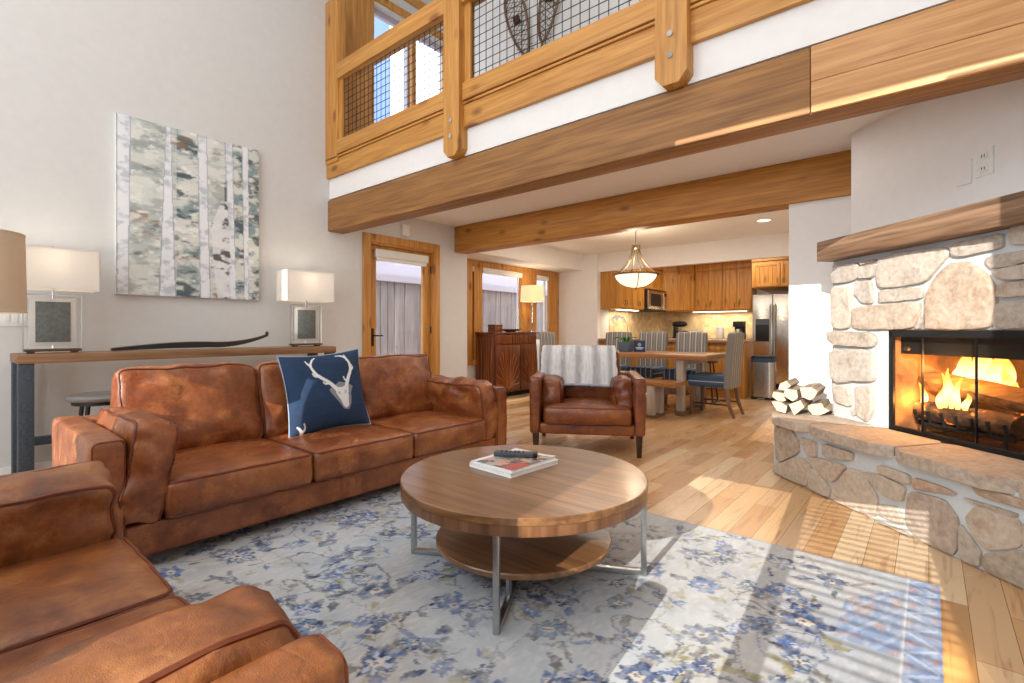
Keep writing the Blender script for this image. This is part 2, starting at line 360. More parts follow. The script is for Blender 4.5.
def root_struct(name, label, cat, loc):
    o = thing(name, label, cat, loc); o['kind'] = 'structure'; return o
# glazed door in the left wall
d1 = root_struct('door_1', 'pine framed glass door behind the leather sofa', 'door', (-5.24, 4.025, 0))
def ybox(mb, y0, y1, z0, z1, x0, x1, cy): return mb.box(x0, x1, y0-cy, y1-cy, z0, z1)
cy = 4.025; m = MB(); ybox(m, 3.414, 3.52, 0, 2.306, -.01, .025, cy); ybox(m, 4.53, 4.634, 0, 2.306, -.01, .025, cy); ybox(m, 3.52, 4.53, 2.205, 2.306, -.01, .025, cy)
build('casing', m, M['pine_z'], d1, bevel=.004)
m = MB(); ybox(m, 3.50, 3.53, 0, 2.21, -.12, 0, cy); ybox(m, 4.52, 4.55, 0, 2.21, -.12, 0, cy); ybox(m, 3.53, 4.52, 2.18, 2.22, -.12, 0, cy); build('jamb', m, M['pine_z'], d1)
m = MB(); ybox(m, 3.53, 3.64, .01, 2.18, -.09, -.045, cy); ybox(m, 4.39, 4.52, .01, 2.18, -.09, -.045, cy); ybox(m, 3.64, 4.39, 2.06, 2.18, -.09, -.045, cy); ybox(m, 3.64, 4.39, .01, .25, -.09, -.045, cy)
lf = build('door_leaf', m, M['pine_z'], d1, bevel=.004)
m = MB(); ybox(m, 3.64, 4.39, .25, 2.06, -.072, -.064, cy); build('glass_pane', m, M['glass'], lf)
m = MB(); ybox(m, 3.56, 3.60, .92, 1.14, -.045, -.035, cy); m.tube([(-.04, 3.58-cy, 1.05), (.0, 3.58-cy, 1.05), (.01, 3.60-cy, 1.05), (.01, 3.70-cy, 1.05)], .009); m.lathe([(.012, 0), (.012, .01)], 10, (-.03, 3.58-cy, .97)); build('handle', m, M['black'], lf)
for z in (.35, 1.12, 1.95):
    m = MB(); m.tube([(-.03, 4.515-cy, z-.05), (-.03, 4.515-cy, z+.05)], .009); build('hinge', m, M['black'], d1)
m = MB(); ybox(m, 3.60, 4.44, 2.03, 2.13, -.045, .015, cy); ybox(m, 3.62, 4.42, 1.985, 2.03, -.035, .0, cy); build('blind_cassette', m, M['blind'], d1, bevel=.01)
# alcove window
w1 = root_struct('window_1', 'pine framed alcove window behind the carved sideboard', 'window', (-5.86, 7.12, 0)); cy = 7.12
m = MB(); ybox(m, 5.78, 5.90, .53, 2.295, -.02, .03, cy); ybox(m, 8.08, 8.42, .53, 2.295, -.02, .03, cy); ybox(m, 5.90, 8.08, 2.2, 2.295, -.02, .03, cy); ybox(m, 5.90, 8.08, .53, .62, -.02, .05, cy); build('casing', m, M['pine_z'], w1, bevel=.004)
m = MB(); ybox(m, 5.95, 6.15, .62, 2.2, -.12, .02, cy); build('mullion', m, M['pine_z'], w1, bevel=.004)
m = MB(); ybox(m, 7.24, 7.68, .62, 2.2, -.12, .02, cy); build('mullion', m, M['pine_z'], w1, bevel=.004)
for y0, y1 in ((5.89, 5.95), (6.15, 7.24), (7.68, 8.08)):
    m = MB()
    for a, b, c, d in ((y0, y0+.03, .62, 2.2), (y1-.03, y1, .62, 2.2), (y0, y1, .62, .66), (y0, y1, 2.16, 2.2)): ybox(m, a, b, c, d, -.10, -.06, cy)
    f = build('sash', m, M['white_plastic' if y1 > 6.5 else 'dark_leg'], w1)
    m = MB(); ybox(m, y0+.01, y1-.01, .63, 2.19, -.083, -.077, cy); build('glass_pane', m, M['glass'], f)
    m = MB(); ybox(m, y0+.01, y1-.01, 2.10, 2.19, -.05, .035, cy); build('blind_cassette', m, M['blind'], w1, bevel=.012)
# loft window
w2 = root_struct('window_2', 'loft window with knotty pine casing behind the wire railing', 'window', (-5.24, 4.2, 3.0)); cy = 4.2
m = MB(); ybox(m, 3.02, 3.44, -.16, 2.5, -.02, .03, cy); build('panel', m, M['pine_z'], w2)
m = MB(); ybox(m, 3.44, 3.56, 0, 2.28, -.06, .03, cy); ybox(m, 4.98, 5.1-.36, 0, 2.28, -.06, .03, cy); ybox(m, 3.56, 4.74, 2.19, 2.28, -.06, .03, cy); ybox(m, 3.56, 4.74, .02, .12, -.06, .04, cy); build('casing', m, M['pine_z'], w2)
m = MB(); ybox(m, 3.44, 4.74, 2.42, 2.52, -.02, .05, cy); build('header_trim', m, M['pine_y'], w2)
for y0, y1 in ((3.56, 4.165), (4.23, 4.99)):
    m = MB()
    for a, b, c, d in ((y0, y0+.03, .1, 2.16), (y1-.03, y1, .1, 2.16), (y0, y1, .1, .14), (y0, y1, 2.08, 2.16)): ybox(m, a, b, c, d, -.12, -.06, cy)
    f = build('sash', m, M['siding'], w2)
    m = MB(); ybox(m, y0+.01, y1-.01, .12, 2.14, -.093, -.087, cy); build('glass_pane', m, M['glass'], f)
m = MB(); ybox(m, 4.16, 4.235, .1, 2.16, -.12, -.0, cy); build('mullion', m, M['pine_z'], w2)

# outside
fr = thing('board_fence', 'grey vertical board fence seen through the glass door and alcove window', 'fence', (-7.4, 7.5, -.12))
random.seed(4)
m = MB(); y = -5.5
while y < 6.5:
    wd = random.choice((.14, .2, .2)); m.box(random.choice((-.02, .03)), .06+random.random()*.03, y, y+wd, 0, 2.16); y += wd+.015
build('boards', m, M['fence'], fr); m = MB().box(.05, .14, -5.5, 6.5, 2.10, 2.22); build('top_rail', m, M['siding'], fr)
nh = thing('neighbouring_house', 'blue-grey house outside the loft window', 'house', (-12.5, 4.0, -.12))
m = MB().box(-1.5, 1.5, -4, 4.0, 0, 10); build('wall', m, flat('blue_cladding', '6f84ad', .7), nh)
m = MB(); m.prism([(-1.8, -4.2, 10), (1.8, -4.2, 10), (0, -4.2, 11.6)], (0, 8.4, 0)); build('roof', m, flat('snowy_roof', 'dfe6f0', .8, noise_amt=.01, scale=1), nh)
m = MB().box(1.48, 1.54, 1.5, 3.0, 6, 8); build('window', m, M['white_plastic'], nh)
struct('wall_outside', MB().box(-9.0, -8.9, 1, 14, -.1, 3.4), M['siding'], 'pale lavender siding beyond the board fence', 'wall')

# ------------------------------------------------------------------ timber beams and balcony
b1 = thing('timber_beam', 'long brown beam carrying the loft, with a paler pine board toward the fireplace', 'beam', (-2.1, 2.96, 2.24))
m = MB().box(-3.14, 2.9, .02, .20, 0, .35); build('core', m, M['beam_brown'], b1, bevel=.006)
m = MB().box(-3.14, 1.63, 0, .022, .004, .35); build('face_board', m, M['beam_brown'], b1, bevel=.012)
m = MB().box(1.632, 3.05, -.004, .022, .004, .165); o = build('face_board', m, M['beam_pine'], b1, bevel=.008); o['label'] = 'paler pine board'
m = MB().box(1.632, 3.05, 0, .022, .167, .35); o = build('face_board', m, M['beam_pine'], b1, bevel=.004); o['label'] = 'paler pine board'
b2 = single('timber_beam', MB().box(-2.39, 2.39, 0, .25, 0, .371), M['beam_orange'], 'orange-stained timber beam between the glass door and the kitchen ceiling', 'beam', (-2.85, 4.93, 2.24), bevel=.014)
single('fascia_board', MB().box(-3.2, 3.0, 0, .04, 0, .19), M['pine'], 'pine fascia board along the foot of the loft railing', 'board', (-2.04, 2.945, 2.835), bevel=.005)
m = MB().box(-3.2, 3.0, 0, .05, 0.002, .02)
rl = thing('balcony_railing', 'pine loft railing with square wire mesh panels', 'railing', (-2.04, 2.93, 3.025))
build('cap_strip', m, M['pine'], rl, bevel=.003)
xs = [(-4.98, -3.19), (-3.01, -1.275), (-1.085, .85)]
for x0, x1 in xs:
    a, b = x0+2.04, x1+2.04
    build('bottom_rail', MB().box(a, b, -.01, .09, .03, .18), M['pine'], rl, bevel=.006)
    build('top_rail', MB().box(a, b, -.02, .10, .85, 1.02), M['pine'], rl, bevel=.008)
    build('side_strip', MB().box(a, a+.07, .02, .07, .18, .85), M['pine_z'], rl); build('side_strip', MB().box(b-.07, b, .02, .07, .18, .85), M['pine_z'], rl)
    m = MB(); z = .18
    n = max(1, round((b-a)/.075))
    for i in range(n+1): m.tube([(a+(b-a)*i/n, .045, .16), (a+(b-a)*i/n, .045, .87)], .0034, 5)
    for i in range(10): m.tube([(a, .05, .18+i*.0745), (b, .05, .18+i*.0745)], .0034, 5)
    build('wire_mesh', m, M['black'], rl)
def post(x0, x1, z0, bottom=True, name='post'):
    c, h = (x0+x1)/2, (x1-x0)/2; p = [(-h, z0+.06), (-h+.05, z0), (h-.05, z0), (h, z0+.06), (h, 1.8), (-h, 1.8)] if bottom else [(-h, z0), (h, z0), (h, 1.8), (-h, 1.8)]
    m = MB().prism([(c+q[0]+2.04, -.05, q[1]) for q in p], (0, .15, 0)) if bottom else MB().box(c-h+2.04, c+h+2.04, .0, .10, z0, 1.8); po = build('post', m, M['pine_z'], rl, bevel=.006)
    if bottom:
        for z in (-.26, -.13):
            m = MB(); m.rings([[(c+2.04+.018*math.cos(2*PI*k/14), y, z+.018*math.sin(2*PI*k/14)) for k in range(14)] for y in (-.05, -.062)]); build('bolt', m, M['chrome'], po)
post(-5.235, -4.98, -.04, False, "end"); post(-3.20, -3.01, -.43); post(-1.285, -1.085, -.43)
# snowshoes on the loft wall
def snowshoe(x, z, tilt, label):
    t = thing('snowshoe', label, 'snowshoe', (x, 4.70, z), 0, None); t.rotation_euler = (0, tilt, 0); t.scale = (1.12,)*3
    pts = []
    for i in range(28):
        a = 2*PI*i/28; zz = .42*math.cos(a); ww = .125*math.sin(a)*(1.0+.25*math.cos(a)) if zz > -.3 else .10*math.sin(a)
        pts.append((ww, -.01, zz+.42))
    build('frame', MB().tube(pts, .015, 6, True), M['chair_wood'], t)
    m = MB()
    for k in range(-6, 7):
        for sg in (-1, 1):
            a = Vector((-.10, -.01, .42+k*.06-.07*sg)); b = Vector((.10, -.01, .42+k*.06+.07*sg)); m.tube([a, b], .0035, 4)
    build('webbing', m, M['nickel'], t)
    build('binding', MB().box(-.04, .04, -.045, -.01, .38, .47), M['dark_leg'], t, bevel=.015)
    build('tail', MB().tube([(0, -.01, 0), (0, -.01, -.22)], .014, 6), M['walnut_z'], t)
snowshoe(-3.72, 4.46, math.radians(-17), 'old wooden snowshoe on the loft wall, tip leaning toward the tall window')
snowshoe(-3.48, 4.52, math.radians(13), 'old wooden snowshoe on the loft wall, tip leaning toward the fireplace')

# ------------------------------------------------------------------ fireplace
fp = thing('fireplace', 'corner fireplace of pale field stone with raised hearth and timber mantel', 'fireplace', (*ROOT_XY, 0), RZ)
m = MB()
for s0, s1, z0, z1 in ((1.2, BX[0], .4, 1.67), (BX[1]+.0, 3.585, .4, 1.67), (BX[0], BX[1], BX[3]+.02, 1.67)): lbox(m, s0, s1, 2.79, 2.892, z0, z1)
build('mortar_bed', m, M['mortar'], fp, bevel=.008)
FACE = [ [(3.591,1.554),(3.471,1.610),(3.325,1.605),(3.315,1.481),(3.591,1.469)], [(3.300,1.601),(3.171,1.609),(3.167,1.594),(3.293,1.580)], [(3.315,1.566),(3.171,1.576),(3.185,1.484),(3.308,1.482)], [(3.152,1.608),(2.994,1.626),(2.749,1.613),(2.668,1.607),(2.653,1.557),(2.719,1.483),(2.795,1.407),(2.976,1.401),(3.152,1.405)], [(3.584,1.445),(3.380,1.436),(3.391,1.129),(3.584,1.135)], [(3.347,1.472),(3.201,1.469),(3.191,1.307),(3.283,1.307),(3.347,1.374)], [(3.152,1.392),(2.810,1.384),(2.818,1.308),(3.048,1.307),(3.152,1.309)], [(3.380,1.291),(2.829,1.297),(2.829,1.229),(2.878,1.125),(3.380,1.121)], [(2.820,1.207),(2.813,1.164),(2.834,1.125),(2.866,1.125)], [(2.787,1.178),(2.782,1.334),(2.734,1.429),(2.646,1.501),(2.551,1.508),(2.462,1.458),(2.401,1.369),(2.390,1.269),(2.419,1.121),(2.787,1.121)], [(2.625,1.620),(2.355,1.631),(2.355,1.548),(2.591,1.537),(2.630,1.556)], [(2.327,1.646),(2.165,1.651),(2.165,1.545),(2.327,1.556)], [(2.449,1.513),(2.136,1.529),(2.126,1.466),(2.425,1.441),(2.449,1.475)], [(2.419,1.436),(2.117,1.459),(2.117,1.376),(2.366,1.378)], [(2.387,1.366),(2.117,1.365),(2.117,1.287),(2.384,1.287)], [(2.407,1.268),(2.117,1.276),(2.117,1.121),(2.407,1.127)], [(3.616,1.113),(3.191,1.104),(3.155,1.044),(3.191,0.999),(3.518,1.003),(3.610,1.034)], [(3.591,0.971),(3.179,0.987),(3.167,0.763),(3.347,0.749),(3.518,0.715),(3.591,0.764)], [(3.564,0.688),(3.394,0.718),(3.386,0.557),(3.549,0.572)], [(3.347,0.713),(3.196,0.740),(3.186,0.560),(3.242,0.469),(3.307,0.498),(3.347,0.576)], [(3.392,0.543),(3.326,0.558),(3.321,0.513),(3.380,0.494)],]
HEARTH = [ [(3.659,0.373),(3.492,0.398),(3.412,0.320),(3.396,0.235),(3.640,0.096)], [(3.659,0.062),(3.379,0.203),(3.259,0.150),(3.313,0.005),(3.679,0.004)], [(3.238,0.171),(3.082,0.078),(3.096,-0.008),(3.284,0.009)], [(3.382,0.344),(3.213,0.349),(3.213,0.248),(3.300,0.247)], [(3.316,0.217),(3.154,0.248),(2.939,0.259),(3.068,0.109)], [(3.139,0.356),(2.884,0.357),(2.901,0.304),(3.133,0.274)], [(3.046,0.079),(2.922,0.241),(2.823,0.250),(2.731,0.171),(2.702,0.132),(2.729,-0.009),(3.048,-0.012)], [(2.811,0.253),(2.687,0.280),(2.517,0.262),(2.536,0.178),(2.654,0.173)], [(2.676,0.337),(2.494,0.336),(2.486,0.284),(2.676,0.291)], [(2.680,0.104),(2.572,0.133),(2.527,0.085),(2.536,0.048),(2.672,0.048)], [(2.689,-0.007),(2.517,0.018),(2.464,-0.023),(2.680,-0.021)], [(2.481,0.240),(2.288,0.258),(2.225,0.192),(2.234,0.053),(2.256,-0.010),(2.435,-0.002),(2.500,0.070)], [(2.457,0.331),(2.285,0.331),(2.225,0.315),(2.453,0.269)], [(2.210,0.180),(2.111,0.093),(2.116,0.014),(2.211,0.011)], [(2.192,0.312),(1.962,0.323),(1.968,0.297),(2.131,0.300)], [(2.148,0.422),(1.814,0.430),(1.814,0.362),(2.103,0.346)], [(2.180,0.214),(2.131,0.290),(1.953,0.296),(1.947,0.182),(2.078,0.114),(2.131,0.142)], [(2.082,0.089),(1.924,0.173),(1.897,0.097),(1.915,-0.017),(2.075,-0.018),(2.103,0.039)], [(1.936,0.289),(1.814,0.299),(1.794,0.147),(1.903,0.146),(1.929,0.187)],]
def chaikin(p, n=1):
    for _ in range(n):
        q = []
        for i in range(len(p)):
            a, b = Vector(p[i]), Vector(p[(i+1) % len(p)]); q += [a.lerp(b, .13), a.lerp(b, .87)]
        p = q
    return [tuple(v) for v in p]
def densify(p, d=.05):
    q = []
    for i in range(len(p)):
        a, b = Vector(p[i]), Vector(p[(i+1) % len(p)]); n = max(1, int((b-a).length/d))
        q += [a.lerp(b, k/n) for k in range(n)]
    return q
def stone(mb, poly, w0, thick, seed, wob=.010):
    p = densify(chaikin(poly, 2)); c = sum(p, Vector((0, 0)))/len(p)
    def pt(q, k, dep):
        v = c+(q-c)*k; nz = noise.noise(Vector((v.x*6+seed, v.y*6, seed*1.7))); nz2 = noise.noise(Vector((v.x*16, v.y*16+seed, 3)))
        e = wob*.8*noise.noise(Vector((q.x*14, q.y*14, seed)))
        d = (q-c).normalized() if (q-c).length > 0 else Vector((0, 0)); v = v+d*e
        nz3 = noise.noise(Vector((v.x*34, v.y*34+seed, 9)))
        return L(v.x, w0-dep-(nz*wob+nz2*wob*.6+nz3*wob*.3)*(dep > .001), v.y)
    rs = [[pt(q, k, dep) for q in p] for k, dep in ((1.0, -.02), (1.0, thick*.7), (.985, thick*.93), (.955, thick), (.8, thick*1.0), (.6, thick*1.02), (.4, thick*1.02), (.2, thick*1.02))]
    n = len(p); base = len(mb.v); mb.rings(rs, True, False)
    ci = len(mb.v); mb.v.append(Vector(pt(c, 0, thick*1.03))); k = base+(len(rs)-1)*n
    for i in range(n): mb.f.append((k+i, k+(i+1) % n, ci))
m = MB(); random.seed(11)
extra = [[(1.9, 1.5), (2.09, 1.5), (2.09, 1.64), (1.9, 1.64)], [(1.6, 1.14), (2.09, 1.14), (2.09, 1.47), (1.6, 1.47)], [(1.4, .5), (1.88, .5), (1.88, 1.08), (1.4, 1.08)], [(1.3, 1.14), (1.57, 1.14), (1.57, 1.62), (1.3, 1.62)], [(1.6, 1.5), (1.87, 1.5), (1.87, 1.63), (1.6, 1.63)]]
for i, p in enumerate(FACE+extra): stone(m, p, 2.79, .020+random.random()*.018, i*3.1, .013)
for i, (z0, z1) in enumerate(((.47, .74), (.77, 1.0), (1.03, 1.2), (1.23, 1.62))):   # the narrow end of the breast
    m.box(S0-3.612, S0-3.58, .035, .118, z0, z1)
build('stone_veneer', m, M['stone'], fp, ang=50)
# hearth
def wpt(x, y, z=0): return (SQ*(x-y)-(W0*0)+0, SQ*(x+y), z)
def tol(x, y, z): s, w_ = (y-x)*SQ, (y+x)*SQ; return L(s, w_, z)
hp = [(-.934, 4.31), (.83, 2.53), (1.165, 2.865), (-.50, 4.45), (-.50, 4.96), (-.934, 4.96)]
build('hearth_core', MB().prism([tol(x, y, 0) for x, y in hp], (0, 0, .41)), M['mortar'], fp, bevel=.006)
m = MB(); random.seed(5)
for i, p in enumerate(HEARTH+[[(1.3, .02), (1.78, .02), (1.78, .38), (1.3, .36)]]):
    cs, cz = sum(q[0] for q in p)/len(p), sum(q[1] for q in p)/len(p); stone(m, [(max(1.2, cs+(s-cs)*1.09), min(.392, max(.006, cz+(z-cz)*1.09))) for s, z in p], 2.374, .006+random.random()*.009, i*2.3, .005)
build('hearth_stones', m, M['stone_hearth'], fp, ang=50)
m = MB()
cuts = [(3.30, 3.16), (2.58, 2.66), (1.98, 1.86), (1.2, 1.2)]      # (front, back) positions of the joints
def slabpiece(poly, z0=.398, z1=.4626):
    p = densify(chaikin(poly, 1), .07); c = sum(p, Vector((0, 0)))/len(p); rs = []
    for k, z, e in ((1, z0, .006), (1.0, z0+.012, .008), (1.0, z1-.012, .008), (.985, z1, .003), (.6, z1, 0), (.2, z1, 0)):
        rs.append([L(*((c+(q-c)*k+(q-c).normalized()*e*noise.noise(Vector((q.x*7, q.y*7, z*40))))[0:1]), (c+(q-c)*k+(q-c).normalized()*e*noise.noise(Vector((q.x*7, q.y*7, z*40))))[1], z+.0015*noise.noise(Vector((q.x*5, q.y*5, k)))) for q in p])
    m.rings(rs)
for i in range(3):
    (f0, b0), (f1, b1_) = cuts[i], cuts[i+1]; slabpiece([(f0-.005, 2.318), (f1+.005, 2.318), (b1_+.005, 2.80), (b0-.005, 2.80)])
q = [(-.955, 4.235), (-.955, 4.965), (-.50, 4.965), (-.50, 4.46)]
lp = [((y-x)*SQ, (x+y)*SQ) for x, y in q]
slabpiece([(3.31, 2.318), lp[0], lp[1], lp[2], (3.50, 2.80), (3.17, 2.80)])
build('hearth_slab', m, M['flag'], fp, ang=45)
m = MB(); lbox(m, 1.25, 3.60, 2.665, 2.892, 1.645, 1.794); build('mantel', m, M['mantel'], fp, bevel=.006)
m = MB()
zb, zt = BX[2], BX[3]
for pts in ([(BX[0], 2.79), (2.2, 3.35), (2.82, 3.35), (BX[1], 2.79)],):
    A, B, C_, D = pts
    m.add([L(*A, zb), L(*B, zb), L(*C_, zb), L(*D, zb), L(*A, zt+.05), L(*B, zt+.05), L(*C_, zt+.05), L(*D, zt+.05)], [(0, 1, 5, 4), (1, 2, 6, 5), (2, 3, 7, 6), (0, 3, 2, 1), (4, 5, 6, 7)])
def mk_brick():
    t = NT('sooty_firebrick'); v = t.coords((1, 1, 1), (PI/2, 0, 0)); n = t.n('ShaderNodeTexNoise', i_Vector=t.coords((1, 1, 1)), i_Scale=7., i_Detail=4.)
    t.set(Base_Color=t.ramp(n.outputs[0], [(.35, rgb('5a3c22')), (.65, rgb('a8703c'))]), Roughness=.8); return t.m
build('firebox_lining', m, mk_brick(), fp)
m = MB(); fr_w = 2.775
lbox(m, BX[0], BX[1], fr_w, 2.80, 1.075, 1.118); lbox(m, BX[0], BX[1], fr_w, 2.80, zb, .495); lbox(m, BX[1]-.022, BX[1]+.004, fr_w, 2.80, zb, 1.118); lbox(m, BX[0]-.004, BX[0]+.022, fr_w, 2.80, zb, 1.118); build('door_frame', m, M['soot'], fp, bevel=.002)
m = MB(); lbox(m, BX[0]+.01, BX[1]-.01, 2.84, 2.87, .965, 1.10); build('smoke_hood', m, M['soot'], fp)
for s0, s1 in ((2.83, 3.035), (2.505, 2.825), (2.24, 2.50), (1.975, 2.235)):
    m = MB(); lbox(m, s0, s1, 2.782, 2.787, .497, 1.073); g = build('glass_door', m, M['fireglass'], fp)
    m = MB(); lbox(m, s1-.003, s1+.003, 2.778, 2.79, .497, 1.073); build('edge_strip', m, M['black'], g)
m = MB(); m.rings([[L(2.92+.015*math.cos(2*PI*k/10), y, 1.0+.015*math.sin(2*PI*k/10)) for k in range(10)] for y in (2.76, 2.782)]); build('door_knob', m, M['nickel'], fp)

# the fire: grate, logs, flames
gr = thing('fire_grate', 'black iron grate under the burning logs', 'grate', (*ROOT_XY, BX[2]), RZ)
m = MB()
for k in range(7): s = 2.42+k*.09; m.tube([L(s, 2.86, .15), L(s, 2.88, .07), L(s, 3.20, .07), L(s, 3.22, .12)], .011, 6)
m.tube([L(2.4, 2.9, .06), L(2.98, 2.9, .06)], .011, 6); m.tube([L(2.4, 3.15, .06), L(2.98, 3.15, .06)], .011, 6); build('bars', m, M['soot'], gr)
for s in (2.45, 2.93):
    for w_ in (2.9, 3.15): build('leg', MB().tube([L(s, w_, 0.0), L(s, w_, .07)], .011, 6), M['soot'], gr)
def mk_char():
    t = NT('charred_log'); n = t.n('ShaderNodeTexNoise', i_Vector=t.coords((1, 1, 1)), i_Scale=14., i_Detail=6.); n2 = t.n('ShaderNodeTexNoise', i_Vector=t.coords((1, 1, 1)), i_Scale=5., i_Detail=2.)
    t.set(Base_Color=t.ramp(n.outputs[0], [(.35, rgb('1c1410')), (.55, rgb('5a3a22')), (.7, rgb('8a6038'))]), Roughness=.9)
    e = t.math('MULTIPLY', t.ramp(n.outputs[0], [(.60, (0, 0, 0, 1)), (.70, (1, 1, 1, 1))]), t.ramp(n2.outputs[0], [(.52, (0, 0, 0, 1)), (.62, (1, 1, 1, 1))]))
    t.set(Emission_Color=(1, .22, .04, 1), Emission_Strength=t.math('MULTIPLY', e, 5.)); t.bump(n.outputs[0], .6, .02); return t.m
M['char'] = mk_char()
def log(name, a, b, r, mat, label, cat, group=None, split=False, seed=0, n=12):
    a, b = Vector(a), Vector(b); c = (a+b)/2; x = (b-a).normalized(); u = x.cross(Vector((0, 0, 1))).normalized(); v = u.cross(x); h = (b-a).length/2
    rs = []
    for i in range(9):
        tpos = -h+2*h*i/8; ring = []
        for k in range(n):
            ang = 2*PI*k/n; rr = r*(1+.16*noise.noise(Vector((math.cos(ang)*1.5+seed, math.sin(ang)*1.5, tpos*6))))
            if split: rr *= (.72 if .3 < ang < 1.6 else 1.0)*(.86 if 3.6 < ang < 4.6 else 1)
            if i in (0, 8): rr *= .97
            ring.append(x*tpos+u*math.cos(ang)*rr+v*math.sin(ang)*rr)
        rs.append(ring)
    m = MB().rings(rs); o = build(name, m, mat, None, ang=45); o.location = c; tag(o, label, cat, group); return o
def fl(s, w_, z): v = Matrix.Rotation(RZ, 3, 'Z') @ Vector(L(s, w_, z)); return (v.x+ROOT_XY[0], v.y+ROOT_XY[1], z)
log('burning_log', fl(2.98, 2.92, .605), fl(2.40, 2.93, .60), .060, M['char'], 'charred log lying lowest on the fire grate, with glowing embers', 'log', seed=2)
log('burning_log', fl(2.90, 3.10, .60), fl(2.38, 3.12, .60), .055, M['char'], 'charred log at the back of the fire grate', 'log', seed=5)
log('burning_log', fl(2.99, 2.97, .80), fl(2.40, 3.02, .725), .070, wood('half_burnt_log', 'a8743c', '5a3a1c', 'X', .8, knots=False, dark='2a180c'), 'half burnt split log slanting across the top of the fire', 'log', seed=9, split=True)
def mk_flame():
    t = NT('flame'); sep = t.n('ShaderNodeSeparateXYZ', i_Vector=t.n('ShaderNodeTexCoord').outputs['Generated']); lw = t.n('ShaderNodeLayerWeight', i_Blend=.35)
    nz = t.n('ShaderNodeTexNoise', i_Vector=t.coords((14, 14, 5)), i_Scale=1., i_Detail=3.)
    e = t.n('ShaderNodeEmission'); hgt = t.math('ADD', sep.outputs[2], t.math('MULTIPLY', nz.outputs[0], .3))
    t.l(t.ramp(hgt, [(.2, (1, .55, .16, 1)), (.55, (1, .78, .38, 1)), (.9, (1, .42, .07, 1))]), e.inputs[0]); e.inputs[1].default_value = 2.8
    tr = t.n('ShaderNodeBsdfTransparent'); mx = t.n('ShaderNodeMixShader'); fac = t.math('ADD', lw.outputs['Facing'], t.math('MULTIPLY', t.math('SUBTRACT', hgt, .7), .8))
    t.l(t.ramp(fac, [(.25, (0, 0, 0, 1)), (.85, (1, 1, 1, 1))]), mx.inputs[0]); t.l(e.outputs[0], mx.inputs[1]); t.l(tr.outputs[0], mx.inputs[2]); t.l(mx.outputs[0], t.o.inputs[0]); return t.m
M['flame'] = mk_flame()
fire = thing('fire', 'orange and yellow fire leaping behind the logs', 'fire', fl(2.5, 3.08, .6))
random.seed(21)
fl_spots = [(2.97, 3.08, .66, .22), (2.93, 3.12, .72, .25), (2.885, 3.14, .74, .27), (2.84, 3.15, .74, .26), (2.795, 3.13, .74, .28), (2.75, 3.15, .74, .27), (2.70, 3.13, .72, .28), (2.655, 3.14, .72, .25), (2.61, 3.12, .68, .22), (2.57, 3.1, .66, .16), (2.79, 2.865, .64, .15), (2.755, 2.86, .65, .21), (2.72, 2.865, .65, .24), (2.685, 2.87, .65, .19), (2.65, 2.88, .65, .10), (2.94, 2.90, .62, .16)]
fc = Vector(fl(2.5, 3.08, .6))
for i, (s, w_, z, h) in enumerate(fl_spots):
    rs = []; base = Vector(fl(s, w_, z))-fc; R0 = .034+.016*random.random() if i < 10 else .020
    for k in range(11):
        f = k/10; rr = R0*(math.sin(PI*min(1, (f+.12)/1.14))**.8)*(1-.35*f)+.002; sw = .03*math.sin(f*4+i*1.7)*f
        rs.append([base+Vector((SQ*sw+rr*math.cos(2*PI*q/10), -SQ*sw+rr*.7*math.sin(2*PI*q/10), f*h)) for q in range(10)])
    build('flame', MB().rings(rs), M['flame'], fire)
lamp('firelight', 'POINT', fl(2.72, 2.86, .90), 13, (1, .50, .15), shadow_soft_size=.08)
lamp('firelight_embers', 'POINT', fl(2.97, 2.86, .66), 4, (1, .48, .14), shadow_soft_size=.05)

# split firewood stacked on the hearth end
random.seed(8)
fw = flat('split_log_face', 'd9c3a4', .8, noise_amt=.2, scale=25)
bark = wood('log_bark', 'b9a48c', '7d6a58', 'Y', .9, knots=False, dark='54463a')
wl = [('pale split log at the foot of the stack, outermost toward the fridge', -.89, .512, 4.34, 4.70, .062), ('white faced wedge log at the foot of the stack, in its middle', -.775, .518, 4.31, 4.68, .068), ('grey bark covered log at the foot of the stack against the stones', -.655, .530, 4.42, 4.76, .066),
      ('slim split log on the second row at the outer edge of the stack', -.91, .590, 4.38, 4.72, .048), ('reddish split log in the middle of the stack', -.815, .612, 4.34, 4.70, .056), ('thick pink split log on the upper row above the bark covered log', -.695, .638, 4.32, 4.72, .070), ('thin split log topping the outer side of the stack', -.88, .672, 4.40, 4.76, .046)]
for i, (lab, x, z, y0, y1, r) in enumerate(wl):
    g = thing('firewood_log', lab, 'firewood', (x, (y0+y1)/2, z)); rs = []
    nk = (5, 4, 9, 5, 5, 6, 5)[i]; offs = [.70+.55*random.random() for _ in range(nk)]; ph = random.random()*6; dv = [.5*(random.random()-.5) for _ in range(nk)]
    for q, y in enumerate(np.linspace(-(y1-y0)/2, (y1-y0)/2, 7)):
        rs.append([(r*offs[k]*math.cos(2*PI*k/nk+ph+dv[k])*(1+.08*noise.noise(Vector((k, y*9, i)))), y, r*.86*offs[k]*math.sin(2*PI*k/nk+ph+dv[k])*(1+.08*noise.noise(Vector((k+7, y*9, i))))) for k in range(nk)])
    lo = min(p[2] for r_ in rs for p in r_)
    if i < 3:
        d_ = .4632-(z+lo)
        rs = [[(p[0], p[1], p[2]+d_) for p in r_] for r_ in rs]
    build('bark', MB().rings(rs), bark, g, ang=25)
    build('cut_face', MB().rings([[(p[0]*.98, p[1]-.004, p[2]*.98) for p in rs[0]], [(p[0]*.98, p[1]+.004, p[2]*.98) for p in rs[0]]]), fw, g)
